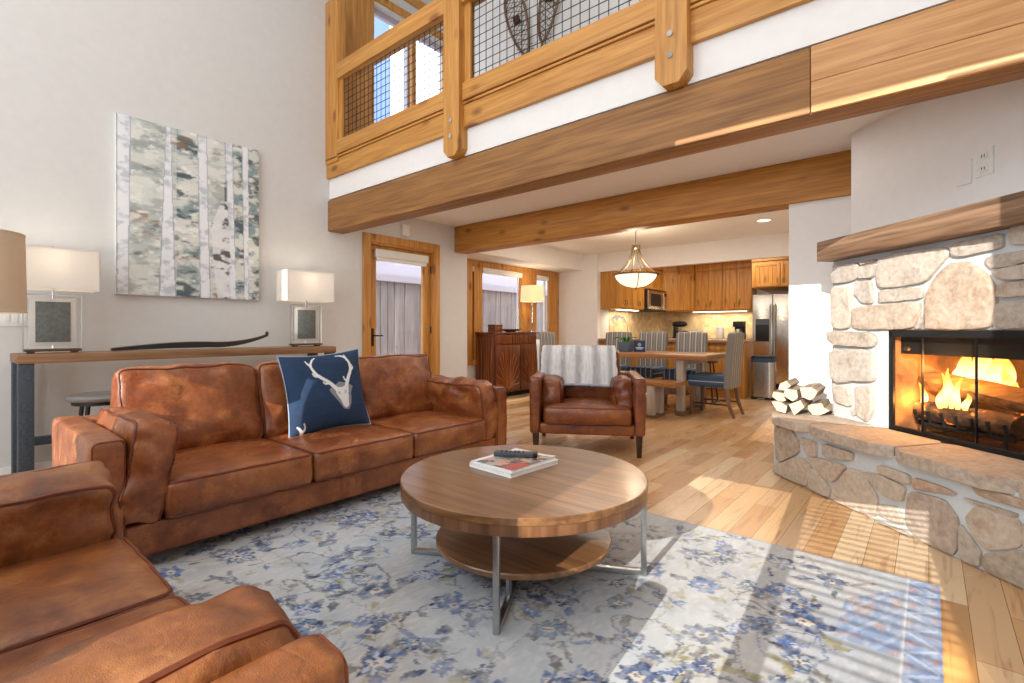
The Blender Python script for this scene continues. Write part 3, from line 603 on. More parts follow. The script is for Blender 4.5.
# wall plates
def plate_s(name, s, z, wd, hh, mat, label, cat, detail):
    t = thing(name, label, cat, (*ROOT_XY, z), RZ); m = MB(); lbox(m, s-wd/2, s+wd/2, 2.884, 2.892, -hh/2, hh/2); build('plate', m, mat, t, bevel=.003)
    if detail:
        for dz in (.035, -.035): m = MB(); lbox(m, s-.022, s+.022, 2.880, 2.886, dz-.02, dz+.02); p = build('socket', m, mat, t, bevel=.004); m = MB(); lbox(m, s+.006, s+.009, 2.878, 2.882, dz-.008, dz+.008); lbox(m, s-.009, s-.006, 2.878, 2.882, dz-.008, dz+.008); build('slot', m, M['black'], p)
plate_s('power_outlet', 2.55, 2.065, .10, .155, M['white_plastic'], 'white wall outlet above the fireplace mantel', 'outlet', True)
plate_s('blank_plate', 2.665, 2.04, .09, .14, M['wall_white'], 'blank wall-coloured cover plate beside the outlet above the mantel', 'wall plate', False)
t = thing('light_switch', 'white switch plate on the wall below the beige drum shade', 'switch', (-5.24, .44, 1.21)); build('plate', MB().box(0, .008, -.09, .09, -.06, .06), M['white_plastic'], t, bevel=.003)
for y in (-.045, 0, .045): build('rocker', MB().box(.006, .013, y-.016, y+.016, -.03, .03), M['white_plastic'], t, bevel=.003)
t = thing('door_chime', 'small white sensor box above the glass door', 'sensor', (-5.24, 4.035, 2.40)); build('case', MB().box(0, .05, -.06, .06, -.055, .09), M['white_plastic'], t, bevel=.008); build('cover', MB().box(.05, .055, -.045, .045, -.04, .07), M['white_plastic'], t, bevel=.003)
t = thing('recessed_downlight', 'round recessed ceiling light above the dining chair by the peninsula', 'ceiling light', (-1.71, 7.33, 2.611)); build('trim_ring', MB().lathe([(.075, -.001), (.10, -.001), (.10, -.008), (.08, -.010), (.075, -.004)], 28), M['white_plastic'], t); build('lens', MB().lathe([(.075, -.003), (.075, -.006)], 28), M['downlight'], t)

# ------------------------------------------------------------------ leather seating
def superbox(w, d, h, rad, deform, n=(14, 14, 8), pipe=None, c=(0, 0, 0), R=None):
    """soft cushion: rounded box centred on the origin, passed through deform, plus piping loops along its seams"""
    R = R or Matrix.Identity(3); c = Vector(c); hx, hy, hz = w/2, d/2, h/2
    rad = min(rad, hx*.98, hy*.98, hz*.98)
    def rnd(p):
        q = Vector((max(-hx+rad, min(hx-rad, p.x)), max(-hy+rad, min(hy-rad, p.y)), max(-hz+rad, min(hz-rad, p.z)))); v = p-q
        return q+v.normalized()*rad if v.length > 1e-9 else p
    def fin(p): return c+R @ deform(p)
    sp = lambda t: math.sin((t-.5)*PI)
    mb = MB(); nx, ny, nz = n
    def face(f, a, b): mb.grid(lambda u, v: fin(rnd(Vector(f(sp(u), sp(v))))), a, b)
    face(lambda u, v: (u*hx, v*hy, hz), nx, ny); face(lambda u, v: (u*hx, v*hy, -hz), nx, ny)
    face(lambda u, v: (u*hx, hy, v*hz), nx, nz); face(lambda u, v: (u*hx, -hy, v*hz), nx, nz)
    face(lambda u, v: (hx, u*hy, v*hz), ny, nz); face(lambda u, v: (-hx, u*hy, v*hz), ny, nz)
    loops = []
    if pipe:
        axis, levels = pipe     # the seam loops lie across this axis
        k = .2929
        for lv in levels:
            pts = []
            dims = {'z': (hx, hy), 'y': (hx, hz), 'x': (hy, hz)}[axis]; hh = {'z': hz, 'y': hy, 'x': hx}[axis]
            A, B = dims[0]-rad*k, dims[1]-rad*k; cr = min(rad*.7071+.004, A*.9, B*.9); lvl = lv*(hh-rad*k)
            for qx, qy, a0 in ((A-cr, B-cr, 0), (-A+cr, B-cr, 90), (-A+cr, -B+cr, 180), (A-cr, -B+cr, 270)):
                for i in range(5): a = math.radians(a0+i*22.5); pts.append((qx+cr*math.cos(a), qy+cr*math.sin(a)))
            out = []
            for i in range(len(pts)):
                a, b = Vector(pts[i]), Vector(pts[(i+1) % len(pts)]); m_ = max(1, int((b-a).length/.04))
                for j in range(m_):
                    q = a.lerp(b, j/m_); p = {'z': (q.x, q.y, lvl), 'y': (q.x, lvl, q.y), 'x': (lvl, q.x, q.y)}[axis]
                    out.append(fin(Vector(p)))
            loops.append(out)
    return mb, loops
def weld(o, d=.0006):
    bm = bmesh.new(); bm.from_mesh(o.data); bmesh.ops.remove_doubles(bm, verts=bm.verts, dist=d); bmesh.ops.recalc_face_normals(bm, faces=bm.faces); bm.to_mesh(o.data); bm.free()
    o.data.polygons.foreach_set('use_smooth', [True]*len(o.data.polygons)); o.data.set_sharp_from_angle(angle=math.radians(70))
def cushion(name, parent, mat, w, d, h, rad, c, R=None, puff=(0, 0, 0), wr=.004, wf=9., seed=0, pipe=None, n=(14, 14, 8), sag=0., pr=.0068, extra=None):
    hx, hy, hz = w/2, d/2, h/2
    def deform(p):
        x, y, z = p.x/hx, p.y/hy, p.z/hz; q = p.copy()
        q.x += puff[0]*x*max(0, (1-y*y))*max(0, (1-z*z)); q.y += puff[1]*y*max(0, (1-x*x))*max(0, 1-z*z)
        q.z += puff[2]*z*max(0, (1-x*x))*max(0, (1-y*y))
        q.z -= sag*(1-z)*.0+sag*max(0, z)*x*x
        nv = Vector((p.x*wf+seed, p.y*wf*.8, p.z*wf*1.1+seed*.3)); a = noise.noise(nv); b = noise.noise(nv*2.3+Vector((7, 3, 1))); r_ = 1-abs(noise.noise(nv*1.3+Vector((2, 9, 4))))*2
        dirn = Vector((x**3, y**3, z**3)); dirn = dirn.normalized() if dirn.length > 0 else dirn
        q += dirn*wr*(a*1.2+b*.6+r_*.5)
        if extra: q = extra(q, x, y, z)
        return q
    mb, loops = superbox(w, d, h, rad, deform, n, pipe, c, R)
    o = build(name, mb, mat, parent); weld(o)
    for lp in loops: build('piping', MB().tube(lp, pr, 6, True), M['piping'], o)
    return o
def seating(name, label, cat, loc, rz, width, depth, n, armw, bolw, arm_h, back_h, base_b, base_t, seat_h, mat, leg_h, seed=0, backs=True, bol_h=None, lean=10, bol_r=None, tee=False):
    t = thing(name, label, cat, loc, rz); hw, hd = width/2, depth/2; f = -hd
    m = MB().box(-hw+armw-.01, hw-armw+.01, f+.03, hd-.05, base_b, base_t); build('base', m, mat, t, bevel=.02, segs=3)
    for sg in (-1, 1):
        x = sg*(hw-armw/2); L_ = depth-.02
        def ex(q, x_, y_, z_): return Vector((q.x*(1-.12*(z_ < 0)*abs(z_)), q.y, q.z))
        arm = cushion('armrest', t, mat, armw, L_, arm_h-base_b, .028, (x, 0, (arm_h+base_b)/2), wr=.0025, seed=seed+sg, pipe=('y', (-1,)), n=(8, 16, 12), extra=ex, pr=.004)
        bh = (bol_h or arm_h+.02)-base_t; bl = depth-(.40 if tee else .26)
        R = rot('Y', -sg*(bol_r or 5))
        cushion('arm_cushion', t, mat, bolw+.03, bl, bh, .034, (sg*(hw-armw-bolw/2-.012), f+(.16 if tee else .02)+bl/2, base_t+bh/2+.004), R, puff=(.022, .012, .012), wr=.019, wf=8.5, seed=seed+5*sg, pipe=('x', (-1, 1)), n=(10, 30, 26))
    iw = width-2*armw-2*bolw; sw = iw/n; sd = depth-.30; bt = seat_h-base_t
    for i in range(n):
        x = -iw/2+sw*(i+.5)
        cushion('seat_cushion', t, mat, sw-.006, sd, bt, .038, (x, f+sd/2-.012, base_t+bt/2), puff=(.004, .012, .030), wr=.006, wf=6., seed=seed+i*2.7, pipe=('z', (-1, 1)), n=(20, 20, 8), extra=(lambda q, a, b, c: Vector((q.x*(1+(2*bolw-.04)/sw*max(0, min(1, (-b-.50)/.12))), q.y, q.z))) if tee else None)
    m = MB().box(-hw+armw*.5, hw-armw*.5, hd-.16, hd, base_b, arm_h-.01); build('back_frame', m, mat, t, bevel=.03, segs=3)
    bn = n if backs else 1; bw = (iw+bolw*.5)/bn
    for i in range(bn):
        x = -(iw+bolw*.5)/2+bw*(i+.5); bh = back_h-seat_h+.03
        cushion('back_cushion', t, mat, bw-.008, .19, bh, .05, (x, hd-.25, seat_h-.03+bh/2), rot('X', -lean), puff=(.008, .055, .022), wr=.015, wf=6., seed=seed+i*3.3+1, pipe=('y', (-1, 1)), n=(26, 12, 24))
    for sx in (-1, 1):
        for sy in (-1, 1):
            x, y = sx*(hw-armw/2-.005), sy*(hd-.07)
            m = MB().rings([[(x+a*k, y+b*k, z) for a, b in ((-1, -1), (1, -1), (1, 1), (-1, 1))] for z, k in ((0, .019), (leg_h, .030))]); build('leg', m, M['dark_leg'], t, bevel=.003)
    return t
RUGT = .012
seating('sofa', 'long cognac leather three-seat sofa along the console table, with a navy stag pillow on it', 'sofa', (-3.24, 1.825, RUGT), PI/2, 2.74, 1.02, 3, .13, .14, .625, .875, .06, .215, .395, M['leather'], .065, seed=1, lean=13, bol_h=.67, bol_r=9)
seating('loveseat', 'tan leather loveseat in the foreground with its back to the sun', 'loveseat', (-1.60, -.03, RUGT), PI, 1.82, .95, 2, .12, .21, .60, .79, .07, .215, .385, M['leather2'], .07, seed=20, bol_h=.60, bol_r=9)
AR = math.radians(31)
seating('armchair', 'leather club armchair across from the loveseat, with a fur throw over its back', 'armchair', (-2.535, 4.14, 0), AR, 1.02, .92, 1, .10, .13, .70, .90, .19, .285, .44, M['leather3'], .20, seed=40, bol_h=.66, lean=12, tee=True)

# navy stag pillow
def poly_mask(X, Y, pts):
    inside = np.zeros(X.shape, bool); n = len(pts); j = n-1
    for i in range(n):
        xi, yi = pts[i]; xj, yj = pts[j]
        cnd = ((yi > Y) != (yj > Y)) & (X < (xj-xi)*(Y-yi)/((yj-yi) if yj != yi else 1e-9)+xi); inside ^= cnd; j = i
    return inside
def stroke_mask(X, Y, pts, r0, r1):
    out = np.zeros(X.shape, bool); n = len(pts)-1
    for i in range(n):
        a, b = np.array(pts[i]), np.array(pts[i+1]); d = b-a; L2 = (d**2).sum()
        t = np.clip(((X-a[0])*d[0]+(Y-a[1])*d[1])/L2, 0, 1); r = r0+(r1-r0)*(i+t)/n
        out |= (X-a[0]-t*d[0])**2+(Y-a[1]-t*d[1])**2 < r*r
    return out
rng = np.random.default_rng(3)
def vnoise(X, Y, fx, fy, seed):
    g = np.random.default_rng(seed).random((256, 256)); u, v = X*fx+1000., Y*fy+1000.; i, j = np.floor(u).astype(int), np.floor(v).astype(int); a, b = u-i, v-j
    a = a*a*(3-2*a); b = b*b*(3-2*b); i0, j0, i1, j1 = i % 256, j % 256, (i+1) % 256, (j+1) % 256
    return (g[i0, j0]*(1-a)+g[i1, j0]*a)*(1-b)+(g[i0, j1]*(1-a)+g[i1, j1]*a)*b
def fbm(X, Y, fx, fy, seed, o=4):
    s, a, t = 0, 1., 0
    for k in range(o): s = s+a*vnoise(X, Y, fx*2**k, fy*2**k, seed+k); t += a; a *= .55
    return s/t
def hexc(h): return np.array(lin(tuple(int(h[i:i+2], 16)/255 for i in (0, 2, 4))))
def paint(C, m, col, a=1.):
    a = (m*a)[..., None] if m.dtype != bool else (m.astype(float)*a)[..., None]; return C*(1-a)+np.asarray(col)*a
def set_cols(o, cols):
    at = o.data.color_attributes.new('Col', 'FLOAT_COLOR', 'POINT'); c = np.ones((len(o.data.vertices), 4), np.float32); c[:, :3] = cols; at.data.foreach_set('color', c.ravel())
def npgrid(name, P, mat, parent=None, keep=None):
    """mesh from an array of points (rows, cols, 3)"""
    r, c, _ = P.shape; idx = np.arange(r*c).reshape(r, c); F = np.stack([idx[:-1, :-1], idx[:-1, 1:], idx[1:, 1:], idx[1:, :-1]], -1).reshape(-1, 4)
    me = bpy.data.meshes.new(name); me.vertices.add(r*c); me.vertices.foreach_set('co', P.reshape(-1).astype(np.float32)); me.loops.add(F.size); me.loops.foreach_set('vertex_index', F.ravel().astype(np.int32))
    me.polygons.add(len(F)); me.polygons.foreach_set('loop_start', np.arange(0, F.size, 4, dtype=np.int32)); me.polygons.foreach_set('use_smooth', np.ones(len(F), bool)); me.update(); me.validate()
    me.materials.append(mat); return link(bpy.data.objects.new(name, me), parent)
pw = .56
pl = thing('stag_pillow', 'navy square pillow with a pale stag skull emblem, propped on the sofa', 'pillow', (-3.145, 1.81, .420), 0)
pl.rotation_euler = Matrix(((0.06, .24, .97), (1, 0, -.06), (0, .97, -.24))).transposed().to_euler() if False else (math.radians(76), math.radians(-4), math.radians(80))
n = 170; u = np.linspace(-1, 1, n); U, V = np.meshgrid(u, u)
bulge = ((1-np.abs(U)**2.6)*(1-np.abs(V)**2.6))
pinch = 1-.09*(1-np.abs(V)**2)*np.abs(U)**6; pinch2 = 1-.09*(1-np.abs(U)**2)*np.abs(V)**6
X, Y = U*pw/2*pinch, V*pw/2*pinch2
Z = .095*np.clip(bulge, 0, 1)**.55*(1+.10*fbm(U, V, 2.2, 2.2, 5))
C = np.zeros((n, n, 3))+hexc('1b3350'); C = C*(.80+.4*fbm(U, V, 3, 40, 8))[..., None]; C = paint(C, np.clip(fbm(U, V, 2, 2, 12)-.35, 0, 1), hexc('2c527c'), .5)
bone = hexc('e4e2e0'); gry = hexc('85858b'); cvp = lambda pts: [((x-358)/268, (330-y)/262) for x, y in pts]
def smooth(p):
    p = [Vector(q) for q in p]; out = []
    for i in range(len(p)-1):
        a, b, c, d = p[max(0, i-1)], p[i], p[i+1], p[min(len(p)-1, i+2)]
        for k in range(4): f = k/4; out.append(tuple(.5*((2*b)+(c-a)*f+(2*a-5*b+4*c-d)*f*f+(3*b-a-3*c+d)*f**3)))
    return out+[tuple(p[-1])]
C = paint(C, poly_mask(U, V, cvp([(350, 330), (380, 312), (420, 288), (470, 300), (512, 325), (492, 370), (488, 430), (465, 474), (430, 464), (400, 412), (365, 360)])), gry)
C = paint(C, poly_mask(U, V, cvp([(388, 332), (400, 320), (430, 326), (465, 316), (482, 325), (474, 360), (470, 410), (467, 450), (445, 462), (428, 442), (415, 400), (395, 362)])), bone)
C = paint(C, poly_mask(U, V, cvp([(405, 350), (418, 352), (420, 372), (410, 368)])) | poly_mask(U, V, cvp([(462, 346), (450, 350), (450, 372), (460, 366)])), gry, .7)
for pts, r0, r1 in (([(395, 328), (365, 292), (325, 258), (285, 222), (268, 190), (262, 160), (275, 128), (298, 106)], .046, .018), ([(262, 168), (248, 148), (234, 124)], .03, .012), ([(298, 238), (276, 234), (262, 215)], .03, .012), ([(352, 288), (332, 290), (320, 276)], .026, .012),
                    ([(466, 322), (490, 266), (512, 228), (521, 190), (513, 150), (490, 118), (462, 106), (440, 104)], .046, .018), ([(506, 142), (503, 122), (497, 102)], .03, .012), ([(519, 220), (537, 202), (528, 178)], .03, .012), ([(478, 290), (462, 276), (457, 258)], .026, .012),
                    ([(158, 640), (160, 580), (150, 548), (134, 530)], .05, .02), ([(160, 575), (178, 550), (176, 515)], .035, .014), ([(176, 640), (184, 625)], .03, .012), ([(672, 560), (664, 500), (655, 465)], .03, .012)):
    C = paint(C, stroke_mask(U, V, smooth(cvp(pts)), r0, r1), bone)
fr_ = npgrid('cover_front', np.stack([X, Y+pw/2, Z], -1), vcol('navy_pillow_cloth', .85, .15, 500), pl); set_cols(fr_, C.reshape(-1, 3))
bk = npgrid('cover_back', np.stack([X, Y+pw/2, -Z*.8], -1)[::5, ::5], flat('navy_pillow_back', '1b3350', .9), pl)
edge = [(X[0, i], Y[0, i]+pw/2, 0) for i in range(0, n-1, 6)]+[(X[i, -1], Y[i, -1]+pw/2, 0) for i in range(0, n-1, 6)]+[(X[-1, n-1-i], Y[-1, n-1-i]+pw/2, 0) for i in range(0, n-1, 6)]+[(X[n-1-i, 0], Y[n-1-i, 0]+pw/2, 0) for i in range(0, n-1, 6)]
build('piping', MB().tube(edge, .005, 6, True), flat('pale_blue_piping', 'a9b9cc', .7), pl)

# fur throw over the armchair back
th = []
nu, nv = 90, 70
U, V = np.meshgrid(np.linspace(-1, 1, nu), np.linspace(0, 1, nv))
# path over the back in armchair local y,z
path = [(.525, .55), (.515, .80), (.505, .88), (.42, .955), (.26, .965), (.145, .935), (.095, .84), (.06, .70), (.035, .575)]
seg = np.cumsum([0]+[math.hypot(path[i+1][0]-path[i][0], path[i+1][1]-path[i][1]) for i in range(len(path)-1)]); tq = V[:, 0]*seg[-1]
py = np.interp(tq, seg, [p[0] for p in path]); pz = np.interp(tq, seg, [p[1] for p in path])
k = np.ones(7)/7; pys = np.convolve(np.pad(py, 3, 'edge'), k, 'valid'); pzs = np.convolve(np.pad(pz, 3, 'edge'), k, 'valid')
wob = fbm(U, V, 5, 1.3, 31)-.5; fur = fbm(U, V, 26, 34, 77, 3)-.5
X = U*.36+.02*(V-.5)*U-.085; Y = pys[:, None]-.020-.030*np.abs(wob)*(V > .5)-.016*fur-.012*np.sin(U*9)*np.clip(V-.55, 0, 1); Zz = pzs[:, None]+.012*fur+.02*(1-U**2)*(V > .3)*(V < .6)*0-.045*(U > .2)*(U-.2)*np.clip(V-.7, 0, 1)
sx = fbm(U, V, 3.2, 1.2, 41); st = .5+.5*np.sin(U*15+sx*2.5); C = hexc('f0eeec')*np.ones((nv, nu, 1)); C = paint(C, np.clip(st*1.5-.55, 0, 1), hexc('a3a1a2'), .85); C = paint(C, np.clip(fbm(U, V, 40, 12, 51)-.45, 0, 1)*1.6, hexc('8d8a8c'), .6); C = paint(C, np.clip(fbm(U, V, 50, 20, 61)-.5, 0, 1)*1.6, hexc('ffffff'), .7)
tr = thing('fur_throw', 'grey and white striped faux fur throw draped over the armchair back', 'throw', (-2.535, 4.14, 0), AR)
o = npgrid('fur', np.stack([X, Y, Zz], -1), vcol('striped_fur', .95, .9, 160), tr); set_cols(o, C.reshape(-1, 3))
md = o.modifiers.new('pile', 'SOLIDIFY'); md.thickness = .018; md.offset = 1
o2 = build('hem', MB().tube([(X[-1, i], Y[-1, i]-.008, Zz[-1, i]) for i in range(0, nu, 3)], .013, 6), flat('lilac_grey_lining', 'b4b3bd', .9), tr)

# ------------------------------------------------------------------ coffee table
ct = thing('coffee_table', 'round walnut coffee table on square steel legs', 'table', (-1.47, 1.83, RUGT))
top_z = .445-RUGT; Rr = .570
build('tabletop', MB().lathe([(.0001, top_z-.03), (Rr, top_z-.03), (Rr, top_z-.004), (Rr-.004, top_z), (.0001, top_z)], 96, cap0=False, cap1=False), M['walnut'], ct)
build('apron', MB().lathe([(.05, top_z-.072), (Rr-.004, top_z-.072), (Rr-.002, top_z-.068), (Rr-.002, top_z-.032), (.05, top_z-.032)], 96), M['walnut_z'], ct)
build('shelf', MB().lathe([(.0001, .125), (.405, .125), (.41, .129), (.41, .145), (.406, .15), (.0001, .15)], 80, cap0=False, cap1=False), M['walnut'], ct)
for k in range(2):
    a = math.radians(28.5+90*k)
    dx, dy = math.cos(a), math.sin(a); r1 = .552; m = MB()
    for s_ in (-1, 1): m.bar((s_*dx*r1, s_*dy*r1, .002), (s_*dx*r1, s_*dy*r1, top_z-.07), .024, .024, (dx, dy, 0))
    m.bar((-dx*r1, -dy*r1, .014), (dx*r1, dy*r1, .014), .024, .022); build('leg_frame', m, M['steel'], ct, bevel=.002)
for k in range(4):
    a = math.radians(28.5+90*k); build('shelf_post', MB().bar((.33*math.cos(a), .33*math.sin(a), .024), (.33*math.cos(a), .33*math.sin(a), .126), .018, .018), M['steel'], ct)
def book(name, label, cat, loc, rz, w, d, h, cover, pages, cov_fn=None):
    t = thing(name, label, cat, loc, rz)
    build('pages', MB().box(-w/2+.004, w/2-.003, -d/2+.003, d/2-.003, .002, h-.002), pages, t)
    m = MB().box(-w/2, w/2, -d/2, d/2, 0, .002); m.box(-w/2, -w/2+.003, -d/2, d/2, .002, h-.002); build('back_cover', m, pages, t)
    if cov_fn is None: build('front_cover', MB().box(-w/2, w/2, -d/2, d/2, h-.002, h), cover, t)
    else:
        U, V = np.meshgrid(np.linspace(0, 1, 90), np.linspace(0, 1, 110)); curl = .012*np.clip(U-.75, 0, 1)*4*np.clip(V-.6, 0, 1)
        o = npgrid('front_cover', np.stack([(U-.5)*w, (V-.5)*d, h+curl], -1), cover, t); set_cols(o, cov_fn(U, V).reshape(-1, 3))
    return t
CT = Vector((-1.47, 1.83))
book('book', 'white softcover book at the bottom of the small stack on the coffee table', 'book', (-1.585, 1.90, .445), math.radians(-4), .285, .345, .021, M['paper'], M['paper'])
def mag(U, V):
    C = np.zeros(U.shape+(3,))+hexc('b9b4ae'); f = fbm(U, V, 4, 5, 91)
    C = paint(C, f > .52, hexc('6d6a66')); C = paint(C, fbm(U, V, 5, 4, 95) > .58, hexc('d9a184')); C = paint(C, (fbm(U, V, 6, 6, 99) > .6), hexc('3c3a3a')); C = paint(C, V > .9, hexc('e9e4dd')); C = paint(C, (U > .74) & (V < .4), hexc('b9473f')); C = paint(C, np.abs(U-.08) < .05, hexc('f2f2f2')); return C
book('magazine', 'glossy magazine lying open-edged on the white book', 'magazine', (-1.59, 1.905, .467), math.radians(-2), .275, .335, .010, vcol('magazine_cover', .3), M['paper'], mag)
rc = thing('remote_control', 'dark grey remote control resting on the magazine', 'remote', (-1.61, 1.94, .478), math.radians(-58))
build('body', MB().box(-.026, .026, -.11, .11, .001, .022), flat('remote_plastic', '454c54', .5), rc, bevel=.006)
m = MB()
for i in range(6):
    for j in (-1, 0, 1): m.lathe([(.0045, 0), (.0045, .002)], 8, (j*.014, -.07+i*.022, .022))
build('buttons', m, M['black'], rc); build('end_cap', MB().box(-.0265, .0265, .088, .112, .0005, .0228), M['black'], rc, bevel=.005)

# ------------------------------------------------------------------ rug
RX0, RX1, RY0, RY1 = -3.42, .036, -.22, 2.83
nx_, ny_ = 560, 490
xs_, ys_ = np.linspace(RX0, RX1, nx_), np.linspace(RY0, RY1, ny_); X, Y = np.meshgrid(xs_, ys_)
Xc, Yc = (RX0+RX1)/2, (RY0+RY1)/2
C = np.zeros((ny_, nx_, 3))+hexc('c2c5c6')
C = paint(C, np.clip(fbm(X, Y, 1.6, 1.6, 201)*2-.75, 0, 1), hexc('93a5ba'), .85); C = paint(C, np.clip(fbm(X, Y, 2.2, 2.2, 205)*2-.9, 0, 1), hexc('b5a493'), .75); C = paint(C, np.clip(fbm(X, Y, 9, 9, 207)*2-1.0, 0, 1), hexc('8e98a6'), .6)
wx, wy = fbm(X, Y, 11, 11, 211)-.5+.5*(fbm(X, Y, 45, 45, 213)-.5), fbm(X, Y, 11, 11, 215)-.5+.5*(fbm(X, Y, 45, 45, 217)-.5); Xw, Yw = X+wx*.06, Y+wy*.06
fade = .5+.5*np.clip(fbm(X, Y, 26, 26, 219)*3.2-1.05, 0, 1)
navy, blue, sky, taupe, gold, slate_ = (hexc(h) for h in ('203763', '43629a', '7f9dc4', '776e66', '9c9364', '475260'))
def box_of(cx, cy_, R): return (slice(max(0, int((cy_-R-RY0)/(RY1-RY0)*(ny_-1))), min(ny_, int((cy_+R-RY0)/(RY1-RY0)*(ny_-1))+2)), slice(max(0, int((cx-R-RX0)/(RX1-RX0)*(nx_-1))), min(nx_, int((cx+R-RX0)/(RX1-RX0)*(nx_-1))+2)))
def flower(cx, cy_, R, n, ph, col, col2, squash=1.0):
    sl = box_of(cx, cy_, R*1.5)
    if sl[0].stop <= sl[0].start or sl[1].stop <= sl[1].start: return
    x, y = Xw[sl]-cx, Yw[sl]-cy_; ca, sa = math.cos(ph), math.sin(ph); x, y = x*ca+y*sa, (-x*sa+y*ca)/squash
    r = np.hypot(x, y); a = np.arctan2(y, x); e = R*(.62+.38*np.abs(np.cos(a*n/2)))
    sub = C[sl]; fd = fade[sl]; sub = paint(sub, (r < e)*fd, col, .95); sub = paint(sub, ((r < e*.72) & (np.abs(np.cos(a*n/2)) > .72))*1., col2, .65); sub = paint(sub, r < R*.28, hexc('d8c9b4'), .9); sub = paint(sub, r < R*.14, col, .9); C[sl] = sub
def leafm(cx, cy_, Lh, Wd, ph, col):
    sl = box_of(cx, cy_, Lh*1.2)
    if sl[0].stop <= sl[0].start or sl[1].stop <= sl[1].start: return
    x, y = Xw[sl]-cx, Yw[sl]-cy_; ca, sa = math.cos(ph), math.sin(ph); x, y = x*ca+y*sa, -x*sa+y*ca
    m = np.abs(y) < Wd*np.clip(1-(x/Lh)**2, 0, 1); C[sl] = paint(C[sl], (m & (np.abs(x) < Lh))*fade[sl], col, .9)
def strokes(pts, r, col, a=.85):
    for i in range(len(pts)-1):
        (x0, y0), (x1, y1) = pts[i], pts[i+1]; R = max(abs(x1-x0), abs(y1-y0))+r*3+.04; sl = box_of((x0+x1)/2, (y0+y1)/2, R)
        if sl[0].stop <= sl[0].start or sl[1].stop <= sl[1].start: continue
        C[sl] = paint(C[sl], stroke_mask(Xw[sl], Yw[sl], [pts[i], pts[i+1]], r, r)*fade[sl], col, a)
rr = random.Random(17)
# vines with leaves and flowers wandering over the field
for k in range(95):
    x, y, h = rr.uniform(RX0+.3, RX1-.3), rr.uniform(RY0+.2, RY1-.25), rr.uniform(0, 6.28); pts = [(x, y)]; cv = rr.uniform(-.5, .5)
    for i in range(12):
        cv += rr.uniform(-.28, .28); cv = max(-.7, min(.7, cv)); h += cv; x += .05*math.cos(h); y += .05*math.sin(h); pts.append((x, y))
        if rr.random() < .45: leafm(x+.03*math.cos(h+1.4), y+.03*math.sin(h+1.4), rr.uniform(.022, .045), rr.uniform(.008, .016), h+rr.choice((.9, -.9)), rr.choice((taupe, slate_, navy, taupe, blue)))
    strokes(pts, .0045, rr.choice((taupe, slate_, blue, gold, taupe)), .75)
    flower(x, y, rr.uniform(.04, .075), rr.choice((5, 6, 7, 8)), rr.uniform(0, 3), rr.choice((navy, blue, slate_, navy)), rr.choice((sky, hexc('c5d2e4'), blue)), rr.uniform(.6, 1))
placed = []
for k in range(1600):
    cx, cy_ = rr.uniform(RX0+.2, RX1-.3), rr.uniform(RY0+.2, RY1-.15); R = rr.choice((.09, .075, .06, .045, .035, .11))
    if any(math.hypot(cx-a, cy_-b) < R+c+.035 for a, b, c in placed): continue
    placed.append((cx, cy_, R)); flower(cx, cy_, R, rr.choice((6, 8, 10, 5)), rr.uniform(0, 3), rr.choice((navy, blue, navy, slate_)), rr.choice((sky, blue, hexc('cfdaea'))), rr.uniform(.55, 1))
    for q in range(rr.choice((3, 4, 5))): a = rr.uniform(0, 6.28); leafm(cx+(R+.035)*math.cos(a), cy_+(R+.035)*math.sin(a), rr.uniform(.03, .055), rr.uniform(.010, .02), a+rr.uniform(-.6, .6), rr.choice((navy, blue, taupe, slate_, gold)))
    if len(placed) > 150: break
# curling outlined panels
for k in range(26):
    cx, cy_ = rr.uniform(RX0+.4, RX1-.5), rr.uniform(RY0+.25, RY1-.3); R = rr.uniform(.10, .22); a0 = rr.uniform(0, 6.28); strokes([(cx+R*(1-.05*i)*math.cos(a0+i*.42), cy_+R*.7*(1-.05*i)*math.sin(a0+i*.42)) for i in range(13)], .005, rr.choice((slate_, navy, blue, taupe)), .8)
# panel lines of the field, then the zigzag end borders
for yy in (.62, 1.12, 2.62): strokes([(RX0+.35, yy), (RX1-.36, yy+.02)], .004, slate_, .6)
for xx in (-2.4, -1.12, -.82): strokes([(xx, RY0), (xx+.03, RY1)], .0035, taupe, .55)
d_end = np.minimum(RX1-X, X-RX0); d_side = np.minimum(RY1-Y, Y-RY0)
band = (d_end > .112) & (d_end < .30) & (((Y-RY0) % 1.02) > .30) & (((Y-RY0) % 1.02) < .30+.58-(d_end-.11)*1.3*(1)); C = paint(C, band, hexc('7d95bd'), .75); C = paint(C, band & (fbm(X, Y, 20, 20, 231) > .58), hexc('b89a86'), .7); C = paint(C, band & (np.abs(((Y*1.0+d_end*2.2) % .22)-.11) < .02), hexc('b9c6dc'), .5)
zz = (d_end < .10); tri = np.abs(((Y/.155) % 1)-.5)*2; q = d_end/.10; C = paint(C, zz, hexc('7f98c4'), .8); C = paint(C, (zz & (np.abs(tri-q) < .12))*fade, hexc('c9d3e2'), .75); C = paint(C, zz & (np.abs(tri-q) > .55) & (fbm(X, Y, 30, 30, 235) > .4), hexc('b08a80'), .7)
C = paint(C, (np.abs(d_end-.104) < .005)*fade, hexc('d5dbe4'), .8); C = paint(C, (d_end < .012), hexc('7f97c6'), .9); C = paint(C, d_side < .012, hexc('9aa6ba'), .8)
